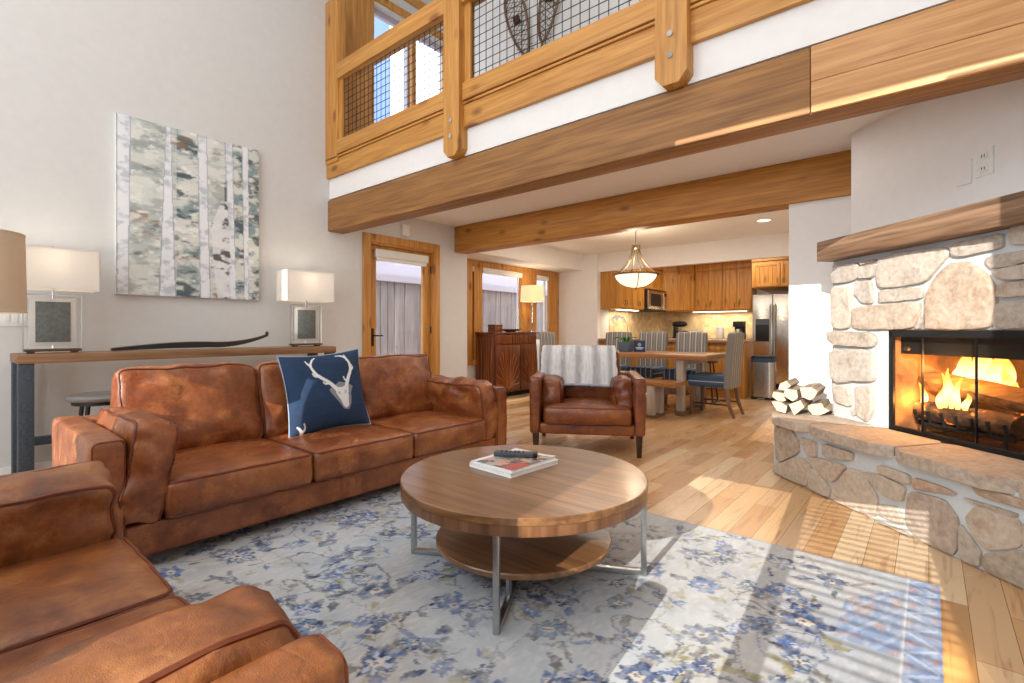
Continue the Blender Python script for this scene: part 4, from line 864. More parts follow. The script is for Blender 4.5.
# worn patches where the pile has paled
wear = np.clip(fbm(X, Y, 3.0, 3.0, 241)*2.6-1.15, 0, 1)*np.clip(fbm(X, Y, 22, 22, 245)*2.2-.55, 0, 1); C = paint(C, wear, hexc('cccdcc'), .6); C = paint(C, np.clip(fbm(X, Y, 70, 30, 251)*2.4-1.1, 0, 1), hexc('e0dfdc'), .45)
rug = thing('area_rug', 'distressed ivory and blue floral rug under the coffee table', 'rug', (0, 0, 0))
o = npgrid('pile', np.stack([X, Y, np.zeros_like(X)+RUGT], -1), vcol('rug_pile', .95, .35, 420), rug); set_cols(o, C.reshape(-1, 3))
build('backing', MB().box(RX0, RX1, RY0, RY1, .001, RUGT-.0008), flat('rug_edge', 'b9bcc4', .95), rug)

# ------------------------------------------------------------------ along the left wall
co = thing('console_table', 'long wood-topped console table with blue-grey steel legs behind the sofa', 'console table', (-4.93, 1.58, 0))
build('tabletop', MB().box(-.225, .225, -1.175, 1.175, .888, .95), M['console_wood'], co, bevel=.004)
for sy in (-1, 1):
    for sx in (-1, 1): build('leg', MB().box(sx*.175-.04, sx*.175+.04, sy*1.13-.04, sy*1.13+.04, 0, .888), M['slate'], co, bevel=.004)
    build('crossbar', MB().box(-.115, .115, sy*1.115-.03, sy*1.115+.03, .26, .31), M['slate'], co)
build('stretcher', MB().box(-.20, -.15, -1.06, 1.06, .26, .32), M['slate'], co)
def console_lamp(loc, label):
    t = thing('table_lamp', label, 'lamp', loc, 0); z0 = 0
    build('base_plate', MB().box(-.055, .055, -.155, .155, .012, .03), M['nickel'], t, bevel=.003)
    for y in (-.12, .12): build('foot', MB().box(-.03, .03, y-.02, y+.02, 0, .012), M['nickel'], t)
    m = MB()
    for a, b in (((0, -.158, .03), (0, -.158, .425)), ((0, .158, .03), (0, .158, .425)), ((0, -.158, .425), (0, .158, .425))): m.bar(a, b, .007, .03, (1, 0, 0))
    build('outer_frame', m, M['chrome'], t)
    build('mat_board', MB().box(-.012, .012, -.13, .13, .055, .40), flat('pale_frame', 'd2cfc8', .5) if 'palefr' not in M else M['palefr'], t, bevel=.003)
    build('slate_panel', MB().box(-.02, .02, -.095, .095, .08, .375), M['panel'], t, bevel=.002)
    for z in (.03, .40): build('stem', MB().lathe([(.008, 0), (.008, .03 if z < .1 else .09)], 10, (0, 0, z)), M['chrome'], t)
    m = MB(); hy, hx, zb_, zt_ = .25, .12, .465, .765; tk = .003
    for a in ((-hx, -hx+tk, -hy, hy), (hx-tk, hx, -hy, hy), (-hx, hx, -hy, -hy+tk), (-hx, hx, hy-tk, hy)): m.box(*a, zb_, zt_)
    sh = build('lamp_shade', m, M['shade_white'], t)
    for q0, q1 in ((zb_-.002, zb_+.010), (zt_-.010, zt_+.002)):
        build('trim', MB().rings([[(x, y, z) for x, y in ((-hx-e, -hy-e), (hx+e, -hy-e), (hx+e, hy+e), (-hx-e, hy+e))] for e, z in ((.001, q0), (.001, q1), (-.005, q1), (-.005, q0))], closed=True), M['shade_white'], sh)
    build('finial', MB().lathe([(.004, 0), (.012, .006), (.012, .014), (.003, .02)], 12, (0, 0, zt_)), M['nickel'], t)
    m = MB(); m.tube([(0, -.12, zt_-.01), (0, .12, zt_-.01)], .003, 5); m.tube([(0, 0, .47), (0, 0, zt_+.004)], .005, 6); build('harp', m, M['chrome'], t)
    build('light_bulb', MB().lathe([(.012, 0), (.03, .03), (.034, .055), (.022, .085), (.003, .095)], 14, (0, .0, .55)), M['bulb'], t)
    lamp('console_lamp_light', 'POINT', (loc[0], loc[1], loc[2]+.70), 2.2, (1, .86, .68), shadow_soft_size=.04)
    return t
M['palefr'] = flat('pale_frame', 'd2cfc8', .5)
def mk_panel():
    t = NT('grey_shagreen_panel'); n_ = t.n('ShaderNodeTexNoise', i_Vector=t.coords((1, 1, 1)), i_Scale=40., i_Detail=3.); t.set(Base_Color=t.ramp(n_.outputs[0], [(.35, rgb('5a5e5a')), (.65, rgb('6a6f6a'))]), Roughness=.5); return t.m
M['panel'] = mk_panel()
console_lamp((-4.93, .61, .952), 'framed table lamp with a white box shade, half hidden by the beige drum shade')
console_lamp((-4.93, 2.545, .952), 'framed table lamp with a white box shade at the console end near the glass door')
sk = thing('wooden_ski', 'old dark wooden ski with upturned tip lying on the console table', 'ski', (-4.93, .95, .951))
rs = []
for i in range(25):
    f = i/24; y = f*1.20; z = .006+.030*math.sin(PI*min(1, f/.9))*.35+(.105*max(0, (f-.62)/.38)**1.8); hw_ = .024+.022*math.sin(PI*min(1, f*1.05))*(1 if f < .93 else (1-f)/.07+.15); hw_ = max(.012, hw_*1.0); th_ = .018+.030*math.sin(PI*min(1, f*1.02))
    rs.append([(-hw_, y, z-.002), (hw_, y, z-.002), (hw_, y, z+th_), (0, y, z+th_+.004), (-hw_, y, z+th_)])
build('blade', MB().rings(rs), flat('black_lacquered_wood', '24211f', .35, noise_amt=.2), sk)
build('tip_knob', MB().lathe([(.004, 0), (.014, .012), (.017, .028), (.010, .044), (.002, .05)], 12, (0, 1.20, .108)), M['dark_leg'], sk)
# painting
cv = thing('birch_painting', 'large unframed painting of white birch trunks on the tall wall', 'painting', (-5.238, 1.61, 2.18))
nu, nv = 190, 250; U, V = np.meshgrid(np.linspace(0, 1, nu), np.linspace(0, 1, nv))
C = np.zeros((nv, nu, 3))+hexc('d9ddd6')
gap = np.where((U > .38) & (U < .56) | (U > .72), 1., .38)
C = paint(C, np.clip(fbm(U, V, 6, 15, 301, 5)*6-2.7, 0, 1)*gap, hexc('7f9499'), .9); C = paint(C, np.clip(fbm(U, V, 7, 22, 305, 5)*9-4.6, 0, 1)*gap, hexc('46585f'), .9)
C = paint(C, np.clip(fbm(U, V, 6, 22, 309, 5)*8-5.2, 0, 1), hexc('94704f'), .75); C = paint(C, np.clip(fbm(U, V, 10, 20, 313, 5)*8-4.4, 0, 1), hexc('e4e5de'), .9); C = paint(C, np.clip(fbm(U, V, 14, 40, 317)*6-3.6, 0, 1), hexc('f6f4ee'), .8); C = paint(C, np.clip(fbm(U, V, 8, 26, 319, 5)*9-6.1, 0, 1), hexc('3f4244'), .6)
for u0, u1, w0_, w1_ in ((.045, .04, .088, .07), (.322, .318, .030, .118), (.555, .580, .066, .078), (.755, .79, .058, .048), (.885, .898, .056, .036)):
    cxx = u0+(u1-u0)*(1-V); ww = w0_+(w1_-w0_)*(1-V)+.010*(fbm(U*0, V, 1, 16, 321)-.5); d = (U-cxx)/(ww/2)
    m_ = np.abs(d) < 1; C = paint(C, m_, hexc('eff1f5'), .96); C = paint(C, m_*np.clip(fbm(U, V, 16, 30, 325)*5-2.5, 0, 1), hexc('bcc3cc'), .8); C = paint(C, m_ & (np.abs(d) > .84), hexc('8791a0'), .7)
m_ = poly_mask(U, V, [(.62, .45), (.70, .62), (.745, .62), (.765, .30), (.80, .02), (.67, .0), (.64, .2)]); C = paint(C, m_, hexc('eceef0'), .75); C = paint(C, m_*np.clip(fbm(U, V, 12, 24, 333)*9-5.2, 0, 1), hexc('4a4038'), .9)
relief = .0035*(fbm(U, V, 30, 60, 341)-.5)
o = npgrid('painted_face', np.stack([np.zeros_like(U)+.04+relief, (U-.5)*1.155, (V-.5)*1.515], -1), vcol('birch_paint', .6), cv); set_cols(o, C.reshape(-1, 3))
build('canvas', MB().box(0, .0385, -.5775, .5775, -.7575, .7575), M['paper'], cv)
# bar stool between console and sofa
bs = thing('bar_stool', 'round backless stool with grey seat between the console and the sofa', 'stool', (-4.40, .80, 0))
build('seat', MB().lathe([(.02, .635), (.17, .635), (.195, .645), (.20, .66), (.185, .677), (.02, .685)], 40), flat('grey_stool_top', '7a7672', .4, noise_amt=.15), bs)
build('seat_ring', MB().lathe([(.10, .612), (.165, .612), (.165, .634), (.10, .634)], 40), M['black'], bs)
for k in range(4):
    a = math.radians(45+90*k); build('leg', MB().tube([(.13*math.cos(a), .13*math.sin(a), .612), (.21*math.cos(a), .21*math.sin(a), .0)], .013, 8), M['black'], bs)
build('footrest', MB().tube([(.185*math.cos(2*PI*i/28), .185*math.sin(2*PI*i/28), .20) for i in range(28)], .009, 6, True), M['black'], bs)
# drum floor lamp
fl0 = thing('floor_lamp', 'floor lamp with a beige burlap drum shade at the corner of sofa and loveseat', 'floor lamp', (-3.22, .125, 0))
LX = (-3.22, .125)
build('base', MB().lathe([(.01, 0), (.13, 0), (.135, .01), (.12, .022), (.02, .03)], 32, cap0=False), M['nickel'], fl0)
build('pole', MB().tube([(0, 0, .02), (0, 0, 1.42)], .011, 10), M['nickel'], fl0)
sh = build('lamp_shade', MB().lathe([(.185, 1.20), (.178, 1.555), (.175, 1.555), (.182, 1.20)], 48, cap0=False, cap1=False), M['shade_beige'], fl0)
m = MB(); m.tube([(.1835*math.cos(2*PI*i/48), .1835*math.sin(2*PI*i/48), 1.202) for i in range(48)], .004, 6, True); build('trim', m, M['shade_beige'], sh); m = MB(); m.tube([(.1765*math.cos(2*PI*i/48), .1765*math.sin(2*PI*i/48), 1.553) for i in range(48)], .004, 6, True); build('trim', m, M['shade_beige'], sh)
m = MB()
for k in range(3): a = 2*PI*k/3; m.tube([(0, 0, 1.41), (.178*math.cos(a), .178*math.sin(a), 1.53)], .003, 5)
build('spider', m, M['nickel'], fl0)
build('light_bulb', MB().lathe([(.012, 0), (.03, .03), (.034, .055), (.02, .085), (.003, .095)], 14, (0, 0, 1.30)), M['bulb'], fl0)
lamp('floor_lamp_light', 'POINT', (LX[0], LX[1], 1.44), 1, (1, .82, .6), shadow_soft_size=.04)

# ------------------------------------------------------------------ carved sideboard in the alcove
sb = thing('sideboard', 'dark carved wood sideboard under the alcove window', 'sideboard', (-5.62, 6.64, 0))
build('body', MB().box(-.215, .205, -.65, .65, .07, 1.05), M['carved'], sb, bevel=.004)
build('top', MB().box(-.22, .225, -.67, .67, 1.05, 1.085), M['carved'], sb, bevel=.006)
build('plinth', MB().box(-.20, .18, -.63, .63, 0, .07), M['soot'], sb)
for y0, y1 in ((-.64, -.22), (-.21, .21), (.22, .64)):
    dr = build('drawer', MB().box(.205, .219, y0, y1, .885, 1.03), M['carved'], sb, bevel=.004)
    m = MB()
    for q in range(7): yy = y0+.03+(y1-y0-.06)*q/6; m.tube([(.220, yy, .90), (.222, yy+.012, .96), (.220, yy, 1.015)], .005, 5)
    build('carving', m, M['carved_line'], dr)
    build('knob', MB().lathe([(.006, 0), (.012, .004), (.012, .012), (.004, .018)], 10, (.224, (y0+y1)/2, .955)), M['nickel'], dr)
for y0, y1 in ((-.64, -.01), (.01, .64)):
    do = build('door', MB().box(.205, .222, y0, y1, .10, .865), M['carved'], sb, bevel=.005); m = MB(); c = (y0+y1)/2
    for q in range(13):
        a = math.radians(12+156*q/12); R = .62; pts = []
        for i in range(8): f = i/7; yy = c+math.cos(a)*R*f*.55; zz = .12+math.sin(a)*R*f*(1.1)+.02*math.sin(f*6+q); pts.append((.224, max(y0+.02, min(y1-.02, yy)), min(.85, zz)))
        m.tube(pts, [.015*(1-.6*i/7)+.003 for i in range(8)], 5)
    build('carving', m, M['carved_line'], do); build('knob', MB().lathe([(.006, 0), (.012, .004), (.004, .018)], 10, (.226, y1-.05 if y0 < 0 else y0+.05, .52)), M['nickel'], do)
m = MB()
for q in range(6): xx = -.17+q*.066; m.tube([(xx, -.653, .12), (xx+.03*math.sin(q), -.657, .5), (xx, -.653, 1.0)], .011, 5)
build('side_carving', m, M['carved_line'], sb)
bx = thing('wooden_box', 'small dark wooden box on the sideboard end nearest the sofa', 'box', (-5.50, 6.10, 1.086)); build('case', MB().box(-.08, .08, -.09, .09, 0, .085), M['carved'], bx, bevel=.004); build('lid', MB().box(-.084, .084, -.094, .094, .086, .125), M['carved'], bx, bevel=.004)
bw = single('wooden_bowl', MB().lathe([(.01, .0), (.06, .0), (.13, .018), (.20, .048), (.195, .052), (.12, .026), (.01, .01)], 36), M['walnut_z'], 'shallow brown wooden bowl in the middle of the sideboard', 'bowl', (-5.53, 6.53, 1.086))
tl = thing('table_lamp', 'slim table lamp with a glowing cream drum shade on the sideboard', 'lamp', (-5.58, 7.20, 1.086))
build('base', MB().lathe([(.01, 0), (.085, 0), (.085, .014), (.02, .022)], 24), M['chrome'], tl)
build('stem', MB().lathe([(.012, .02), (.012, .15), (.020, .17), (.012, .19), (.012, .62)], 12), M['chrome'], tl)
sh = build('lamp_shade', MB().lathe([(.215, .555), (.200, .845), (.197, .845), (.212, .555)], 40, cap0=False, cap1=False), M['shade_warm'], tl)
m = MB()
for k in range(3): a = 2*PI*k/3; m.tube([(0, 0, .60), (.205*math.cos(a), .205*math.sin(a), .82)], .003, 5)
build('spider', m, M['chrome'], tl); build('light_bulb', MB().lathe([(.012, 0), (.03, .03), (.034, .055), (.02, .085), (.003, .095)], 14, (0, 0, .63)), M['bulb'], tl)
lamp('sideboard_lamp_light', 'POINT', (-5.58, 7.20, 1.78), 12, (1, .78, .5), shadow_soft_size=.05)

# ------------------------------------------------------------------ dining set
TX0, TX1, TY0, TY1, TZ = -4.45, -2.13, 6.30, 7.22, .80
dt = thing('dining_table', 'long wood-topped dining table on pale trestle legs', 'table', ((TX0+TX1)/2, (TY0+TY1)/2, 0)); hw, hd = (TX1-TX0)/2, (TY1-TY0)/2
build('tabletop', MB().box(-hw, hw, -hd, hd, TZ-.065, TZ), M['table_wood'], dt, bevel=.006)
for sx in (-1, 1):
    x = sx*(hw-.36)
    for sy in (-1, 1): build('leg', MB().box(x-.045, x+.045, sy*(hd-.10)-.045, sy*(hd-.10)+.045, .06, TZ-.065), M['whitewash'], dt, bevel=.004)
    build('foot_beam', MB().box(x-.05, x+.05, -hd+.03, hd-.03, 0, .06), M['chair_wood'], dt, bevel=.004); build('cross_beam', MB().box(x-.045, x+.045, -hd+.145, hd-.145, TZ-.14, TZ-.065), M['whitewash'], dt)
build('stretcher', MB().box(-hw+.41, hw-.41, -.03, .03, .22, .30), M['chair_wood'], dt)
bn = thing('bench', 'wooden bench with whitewashed legs in front of the dining table', 'bench', (-3.30, 6.08, 0))
build('seat', MB().box(-.92, .92, -.18, .18, .415, .465), M['table_wood'], bn, bevel=.005)
for sx in (-1, 1):
    for sy in (-1, 1): build('leg', MB().box(sx*.60-.045, sx*.60+.045, sy*.125-.04, sy*.125+.04, .04, .415), M['whitewash'], bn, bevel=.003)
    build('foot_beam', MB().box(sx*.60-.05, sx*.60+.05, -.17, .17, 0, .04), M['chair_wood'], bn)
def mk_stripe():
    t = NT('striped_upholstery'); tc = t.n('ShaderNodeTexCoord'); sp = t.n('ShaderNodeSeparateXYZ', i_Vector=tc.outputs['Object'])
    f = t.math('FRACT', t.math('MULTIPLY', t.math('ADD', sp.outputs[0], .5), 11.))
    n_ = t.n('ShaderNodeTexNoise', i_Vector=t.coords((200, 60, 200)), i_Detail=1.)
    c = t.ramp(f, [(0, rgb('6d655c')), (.34, rgb('7d746a')), (.38, rgb('d8d0c2')), (.46, rgb('d8d0c2')), (.50, rgb('5a5f68')), (.86, rgb('716d6a')), (.90, rgb('b9b0a2')), (.96, rgb('6d655c'))])
    t.set(Base_Color=t.mix(.15, c, n_.outputs[0]), Roughness=.9); return t.m
def mk_stripe_blue():
    t = NT('striped_seat_cloth'); tc = t.n('ShaderNodeTexCoord'); sp = t.n('ShaderNodeSeparateXYZ', i_Vector=tc.outputs['Object'])
    sn = t.n('ShaderNodeSeparateXYZ', i_Vector=tc.outputs['Normal']); side = t.math('GREATER_THAN', t.math('ABSOLUTE', sn.outputs[0]), .7)
    pos = t.math('ADD', t.math('MULTIPLY', sp.outputs[0], t.math('SUBTRACT', 1., side)), t.math('MULTIPLY', sp.outputs[2], side))
    f = t.math('FRACT', t.math('MULTIPLY', t.math('ADD', pos, .5), 12.)); c = t.ramp(f, [(0, rgb('46556a')), (.32, rgb('4c5d74')), (.37, rgb('c9c4ba')), (.43, rgb('c9c4ba')), (.48, rgb('42586f')), (1, rgb('36506e'))]); t.set(Base_Color=c, Roughness=.9); return t.m
M['stripe'] = mk_stripe(); M['stripe_seat'] = mk_stripe_blue()
def dining_chair(loc, rz, label):
    t = thing('dining_chair', label, 'chair', loc, rz, 'striped dining chairs'); sh_ = .53
    def ex(q, x, y, z): return q
    cushion('seat', t, M['stripe_seat'], .49, .50, .15, .03, (0, 0, sh_-.075), puff=(0, 0, .012), wr=.001, n=(10, 10, 6))
    def lean_(q, x, y, z): return Vector((q.x*(1-.03*z), q.y+.055*((z+1)/2)**1.6, q.z+.012*(1-x*x)*max(0, z)))
    cushion('backrest', t, M['stripe'], .485, .085, .72, .022, (0, .245, .36+.36), wr=.001, n=(10, 6, 14), extra=lean_, pr=.003)
    for sx in (-1, 1):
        build('leg', MB().rings([[(sx*.205+a*k, -.205+b*k+dy, z) for a, b in ((-1, -1), (1, -1), (1, 1), (-1, 1))] for z, k, dy in ((0, .017, -.01), (.2, .022, 0), (.39, .026, 0))]), M['chair_wood'], t, bevel=.003)
        build('leg', MB().rings([[(sx*.205+a*k, .225+b*k+dy, z) for a, b in ((-1, -1), (1, -1), (1, 1), (-1, 1))] for z, k, dy in ((0, .017, .10), (.16, .021, .04), (.39, .026, 0))]), M['chair_wood'], t, bevel=.003)
        build('stretcher', MB().bar((sx*.205, -.20, .16), (sx*.205, .26, .16), .02, .02), M['dark_leg'], t)
    build('stretcher', MB().bar((-.2, .03, .16), (.2, .03, .16), .02, .02), M['dark_leg'], t); return t
ch = dining_chair((-2.21, 6.80, 0), -PI/2, 'striped dining chair at the table end facing the alcove, seat in full view')
dup(ch, (-4.62, 6.72, 0), PI/2, 'striped dining chair at the far table end beside the sideboard')
dup(ch, (-2.83, 7.42, 0), 0, 'striped dining chair behind the table, the one nearest the fridge')
dup(ch, (-3.46, 7.42, 0), 0, 'striped dining chair behind the table, right behind the navy card')
dup(ch, (-4.09, 7.42, 0), 0, 'striped dining chair behind the table, behind the potted orchid on the alcove side')
# orchid and card
oc = thing('potted_orchid', 'white orchid in a square blue-grey planter on the dining table', 'plant', (-3.44, 6.72, TZ))
m = MB(); m.rings([[(a*k, b*k, z) for a, b in ((-1, -1), (1, -1), (1, 1), (-1, 1))] for z, k in ((0, .078), (.145, .092), (.145, .082), (.11, .080))]); build('planter', m, M['planter'], oc, bevel=.004)
random.seed(3)
for k in range(7):
    a = k*2*PI/7+.3; Ln = .15+.05*random.random(); rs = []
    for i in range(7):
        f = i/6; r_ = .02+Ln*f; z = .12+.09*math.sin(f*2.4); w_ = .024*math.sin(PI*min(1, f*.93+.07)); ca, sa = math.cos(a), math.sin(a)
        rs.append([(r_*ca-w_*sa, r_*sa+w_*ca, z+.006), (r_*ca, r_*sa, z), (r_*ca+w_*sa, r_*sa-w_*ca, z+.006), (r_*ca, r_*sa, z-.003)])
    build('leaf', MB().rings(rs), M['leaf'], oc)
stem = [(.02, 0, .12), (.03, 0, .28), (.01, .0, .42), (-.06, 0, .50), (-.15, 0, .53), (-.22, 0, .51)]; build('stem', MB().tube(stem, .004, 6), M['leaf'], oc)
for k, (x, z) in enumerate(((-.05, .50), (-.11, .53), (-.17, .525), (-.215, .49), (-.14, .485), (-.02, .46), (-.20, .44))):
    m = MB()
    for q in range(5):
        a = 2*PI*q/5+k; p = [(x+.0+.004*math.cos(a+PI/2), -.02, z+.004*math.sin(a+PI/2)), (x+.022*math.cos(a+.5), -.026, z+.022*math.sin(a+.5)), (x+.040*math.cos(a), -.020, z+.040*math.sin(a)), (x+.022*math.cos(a-.5), -.026, z+.022*math.sin(a-.5))]; m.prism(p, (0, .003, 0))
    fo = build('flower', m, M['petal'], oc)
tc = thing('table_card', 'upright navy card with a small pale crest on the dining table', 'card', (-3.235, 6.74, TZ))
build('card', MB().box(-.088, .088, -.006, .006, 0, .165), M['navy'], tc); build('stand_flap', MB().add([(-.06, .006, 0), (.06, .006, 0), (.06, .06, 0), (-.06, .06, 0), (-.06, .006, .12), (.06, .006, .12)], [(0, 1, 2, 3), (2, 3, 4, 5), (1, 2, 5), (0, 4, 3)]), M['navy'], tc)
m = MB(); m.rings([[(.028*math.cos(2*PI*k/16), y, .105+.028*math.sin(2*PI*k/16)) for k in range(16)] for y in (-.006, -.008)]); build('crest', m, flat('tan_crest', 'b9a58c', .6), tc)
m = MB(); m.box(-.06, .06, -.008, -.006, .055, .066); m.box(-.045, .045, -.008, -.006, .038, .046); build('printed_lines', m, M['paper'], tc)
# bowl pendant
pd = thing('pendant_light', 'bronze pendant with an alabaster glass bowl over the dining table', 'pendant light', (-3.30, 6.75, 2.611))
build('canopy', MB().lathe([(.01, -.03), (.05, -.022), (.062, -.004), (.062, -.001), (.01, -.001)], 24), M['nickel'], pd)
build('rod', MB().tube([(0, 0, -.02), (0, 0, -.25)], .007, 8), M['nickel'], pd)
build('crown', MB().lathe([(.03, -.245), (.062, -.245), (.062, -.285), (.045, -.30), (.03, -.285)], 20), M['nickel'], pd)
for k in range(6):
    a = 2*PI*k/6+.2; pts = []
    for i in range(12): f = i/11; r_ = .055+.25*f**2.1; z = -.27-.40*f+.0*f; pts.append((r_*math.cos(a), r_*math.sin(a), z))
    build('arm', MB().tube(pts, .009, 6), M['nickel'], pd)
build('ring', MB().lathe([(.300, -.672), (.338, -.668), (.338, -.684), (.302, -.690)], 40), M['nickel'], pd)
build('glass_bowl', MB().lathe([(.305, -.68), (.285, -.735), (.225, -.80), (.14, -.845), (.05, -.862), (.001, -.865), (.001, -.855), (.14, -.835), (.22, -.79), (.278, -.73), (.295, -.68)], 48, cap0=False, cap1=False), M['alabaster'], pd)
for k in range(2):
    a = 2*PI*k/6+.2-1.2; m = MB(); pts = [(.335*math.cos(a)*c_, .335*math.sin(a)*c_, z) for c_, z in ((1, -.68), (.92, -.745), (.72, -.812), (.45, -.86), (.1, -.874))]; build('strap', m.tube(pts, .006, 6), M['nickel'], pd)
build('finial', MB().lathe([(.004, -.90), (.014, -.885), (.010, -.868), (.004, -.862)], 12), M['nickel'], pd)
lamp('pendant_light_glow', 'POINT', (-3.30, 6.75, 2.05), 24, (1, .82, .58), shadow_soft_size=.12)

# ------------------------------------------------------------------ kitchen
def cab_door(parent, mat, o, u, v, w, h, knob=None, slats=True):
    """framed door: o corner on the face, u along the face, v outward"""
    o, u, v = Vector(o), Vector(u), Vector(v); z = Vector((0, 0, 1)); fr = .055
    def blk(mb, a0, a1, b0, b1, d0, d1):
        p = [o+u*a+v*d+z*b for b in (b0, b1) for a, d in ((a0, d0), (a1, d0), (a1, d1), (a0, d1))]
        mb.add(p, [(0, 3, 2, 1), (4, 5, 6, 7), (0, 1, 5, 4), (1, 2, 6, 5), (2, 3, 7, 6), (3, 0, 4, 7)])
    m = MB(); blk(m, 0, fr, 0, h, 0, .02); blk(m, w-fr, w, 0, h, 0, .02); blk(m, fr, w-fr, 0, fr, 0, .02); blk(m, fr, w-fr, h-fr, h, 0, .02); d = build('door', m, mat, parent, bevel=.003)
    m = MB(); n_ = max(1, int((w-2*fr)/.075)); sw = (w-2*fr)/n_
    for i in range(n_): blk(m, fr+i*sw+.002, fr+(i+1)*sw-.002, fr, h-fr, 0, .010)
    build('panel', m, mat, d)
    if knob:
        p = o+u*knob[0]+z*knob[1]+v*.02; m = MB(); m.tube([p, p+v*.022, p+v*.022-z*.08, p-z*.08], .005, 6); build('handle', m, M['black'], d)
def cabinet(label, loc, body, doors, crown=None, cat='cabinet', name='wall_cabinet'):
    t = thing(name, label, cat, loc); build('body', MB().box(*body), M['cab'], t, bevel=.002)
    for d in doors: cab_door(t, M['cab'], *d[:5], knob=d[5] if len(d) > 5 else None)
    if crown: build('crown_moulding', MB().box(*crown), M['cab'], t, bevel=.008)
    return t
UZ0, UZ1 = 1.54, 2.44
# left run, along the wall: fronts at x = -4.55
cabinet('alder wall cabinet whose plain end panel faces the dining table', (-4.745, 8.87, UZ0), (-.19, .17, -.305, .305, 0, .95), [((.17, -.30, .02), (0, 1, 0), (1, 0, 0), .295, .91, (.26, .14)), ((.17, .005, .02), (0, 1, 0), (1, 0, 0), .295, .86, (.03, .14))], (-.19, .20, -.305, .305, .95, 1.03))
cabinet('alder wall cabinet between the end panel and the microwave', (-4.745, 9.45, UZ0), (-.19, .17, -.265, .265, 0, .9), [((.17, -.26, .02), (0, 1, 0), (1, 0, 0), .255, .86, (.22, .14)), ((.17, .005, .02), (0, 1, 0), (1, 0, 0), .255, .86, (.03, .14))], (-.19, .20, -.265, .265, .9, 1.03))
cabinet('short alder wall cabinet above the microwave', (-4.745, 10.20, 1.98), (-.19, .17, -.475, .475, 0, .46), [((.17, -.47, .02), (0, 1, 0), (1, 0, 0), .465, .42, (.42, .12)), ((.17, .005, .02), (0, 1, 0), (1, 0, 0), .465, .42, (.04, .12))], (-.19, .20, -.475, .475, .46, .59))
mw = thing('microwave', 'stainless over-range microwave under the short wall cabinet', 'microwave', (-4.70, 10.20, 1.53))
build('body', MB().box(-.235, .20, -.475, .475, 0, .448), M['black'], mw, bevel=.004)
do = build('door', MB().box(.20, .235, -.47, .25, .03, .43), M['fridge'], mw, bevel=.006); build('window', MB().box(.235, .238, -.36, .14, .10, .36), M['black'], do); build('handle', MB().tube([(.235, .215, .08), (.27, .215, .08), (.27, .215, .38), (.235, .215, .38)], .012, 8), M['steel'], do)
pn = build('control_panel', MB().box(.20, .235, .255, .47, .03, .43), M['fridge'], mw, bevel=.006); build('display', MB().box(.235, .237, .29, .44, .33, .39), M['black'], pn)
build('vent', MB().box(.20, .225, -.47, .47, .432, .447), M['black'], mw)
# corner cabinet set at an angle
cc = thing('corner_cabinet', 'angled alder corner cabinet right of the microwave', 'cabinet', (-4.55, 11.2, UZ0))
build('body', MB().prism([(-.385, -.515, 0), (-.025, -.515, 0), (.515, -.02+.0, 0), (.515, .385, 0), (-.385, .385, 0)], (0, 0, .9)), M['cab'], cc, bevel=.002)
uu = Vector((.54, .495, 0)).normalized(); vv = Vector((uu.y, -uu.x, 0)); Lc = math.hypot(.54, .495); cab_door(cc, M['cab'], Vector((-.025, -.515, .02))+uu*.03, uu, vv, Lc-.06, .86, knob=(.05, .16))
build('crown_moulding', MB().prism([(-.385, -.50, .9), (.0, -.53, .9), (.515, -.05, .9), (.515, .385, .9), (-.385, .385, .9)], (0, 0, .15)), M['cab'], cc)
# back run: fronts at y = 11.2
xs = [(-4.03, -3.44), (-3.435, -2.84)]
for i, (x0, x1) in enumerate(xs):
    c = (x0+x1)/2; h = (x1-x0)/2
    cabinet(('alder wall cabinet on the back wall beside the angled corner cabinet', 'alder wall cabinet on the back wall beside the fridge')[i], (c, 11.39, UZ0), (-h, h, -.19, .19, 0, .9), [((-h+.01, -.19, .02), (1, 0, 0), (0, -1, 0), h-.013, .86, (h-.05, .14)), ((.003, -.19, .02), (1, 0, 0), (0, -1, 0), h-.013, .86, (.04, .14))], (-h, h, -.22, .19, .9, 1.05))
cabinet('deep alder cabinet above the fridge', (-2.12, 10.98, 1.93), (-.50, .50, -.66, .60, 0, .50), [((-.49, -.66, .02), (1, 0, 0), (0, -1, 0), .485, .44, (.44, .14)), ((.005, -.66, .02), (1, 0, 0), (0, -1, 0), .485, .44, (.04, .14))], (-.50, .50, -.69, .60, .50, .56))
rf = thing('refrigerator', 'stainless side-by-side refrigerator with a dark ice dispenser', 'refrigerator', (-2.15, 10.75, 0))
build('body', MB().box(-.46, .46, -.38, .40, .05, 1.80), flat('fridge_grey_side', '6f7072', .5), rf, bevel=.004); build('kick_plate', MB().box(-.45, .45, -.40, -.38, .0, .10), M['black'], rf)
d_ = build('door', MB().box(-.455, -.105, -.45, -.385, .11, 1.795), M['fridge'], rf, bevel=.012); m = MB(); m.box(-.40, -.16, -.458, -.448, .90, 1.33); dp = build('dispenser', m, M['black'], d_, bevel=.004); 
m = MB(); m.tube([(-.135, -.45, .55), (-.135, -.50, .58), (-.135, -.50, 1.58), (-.135, -.45, 1.61)], .014, 8); build('handle', m, M['steel'], d_)
d_ = build('door', MB().box(-.097, .455, -.45, -.385, .11, 1.795), M['fridge'], rf, bevel=.012); m = MB(); m.tube([(-.065, -.45, .55), (-.065, -.50, .58), (-.065, -.50, 1.58), (-.065, -.45, 1.61)], .014, 8); build('handle', m, M['steel'], d_)
build('control_panel', MB().box(-.395, -.165, -.461, -.458, 1.22, 1.32), M['slate'], rf)
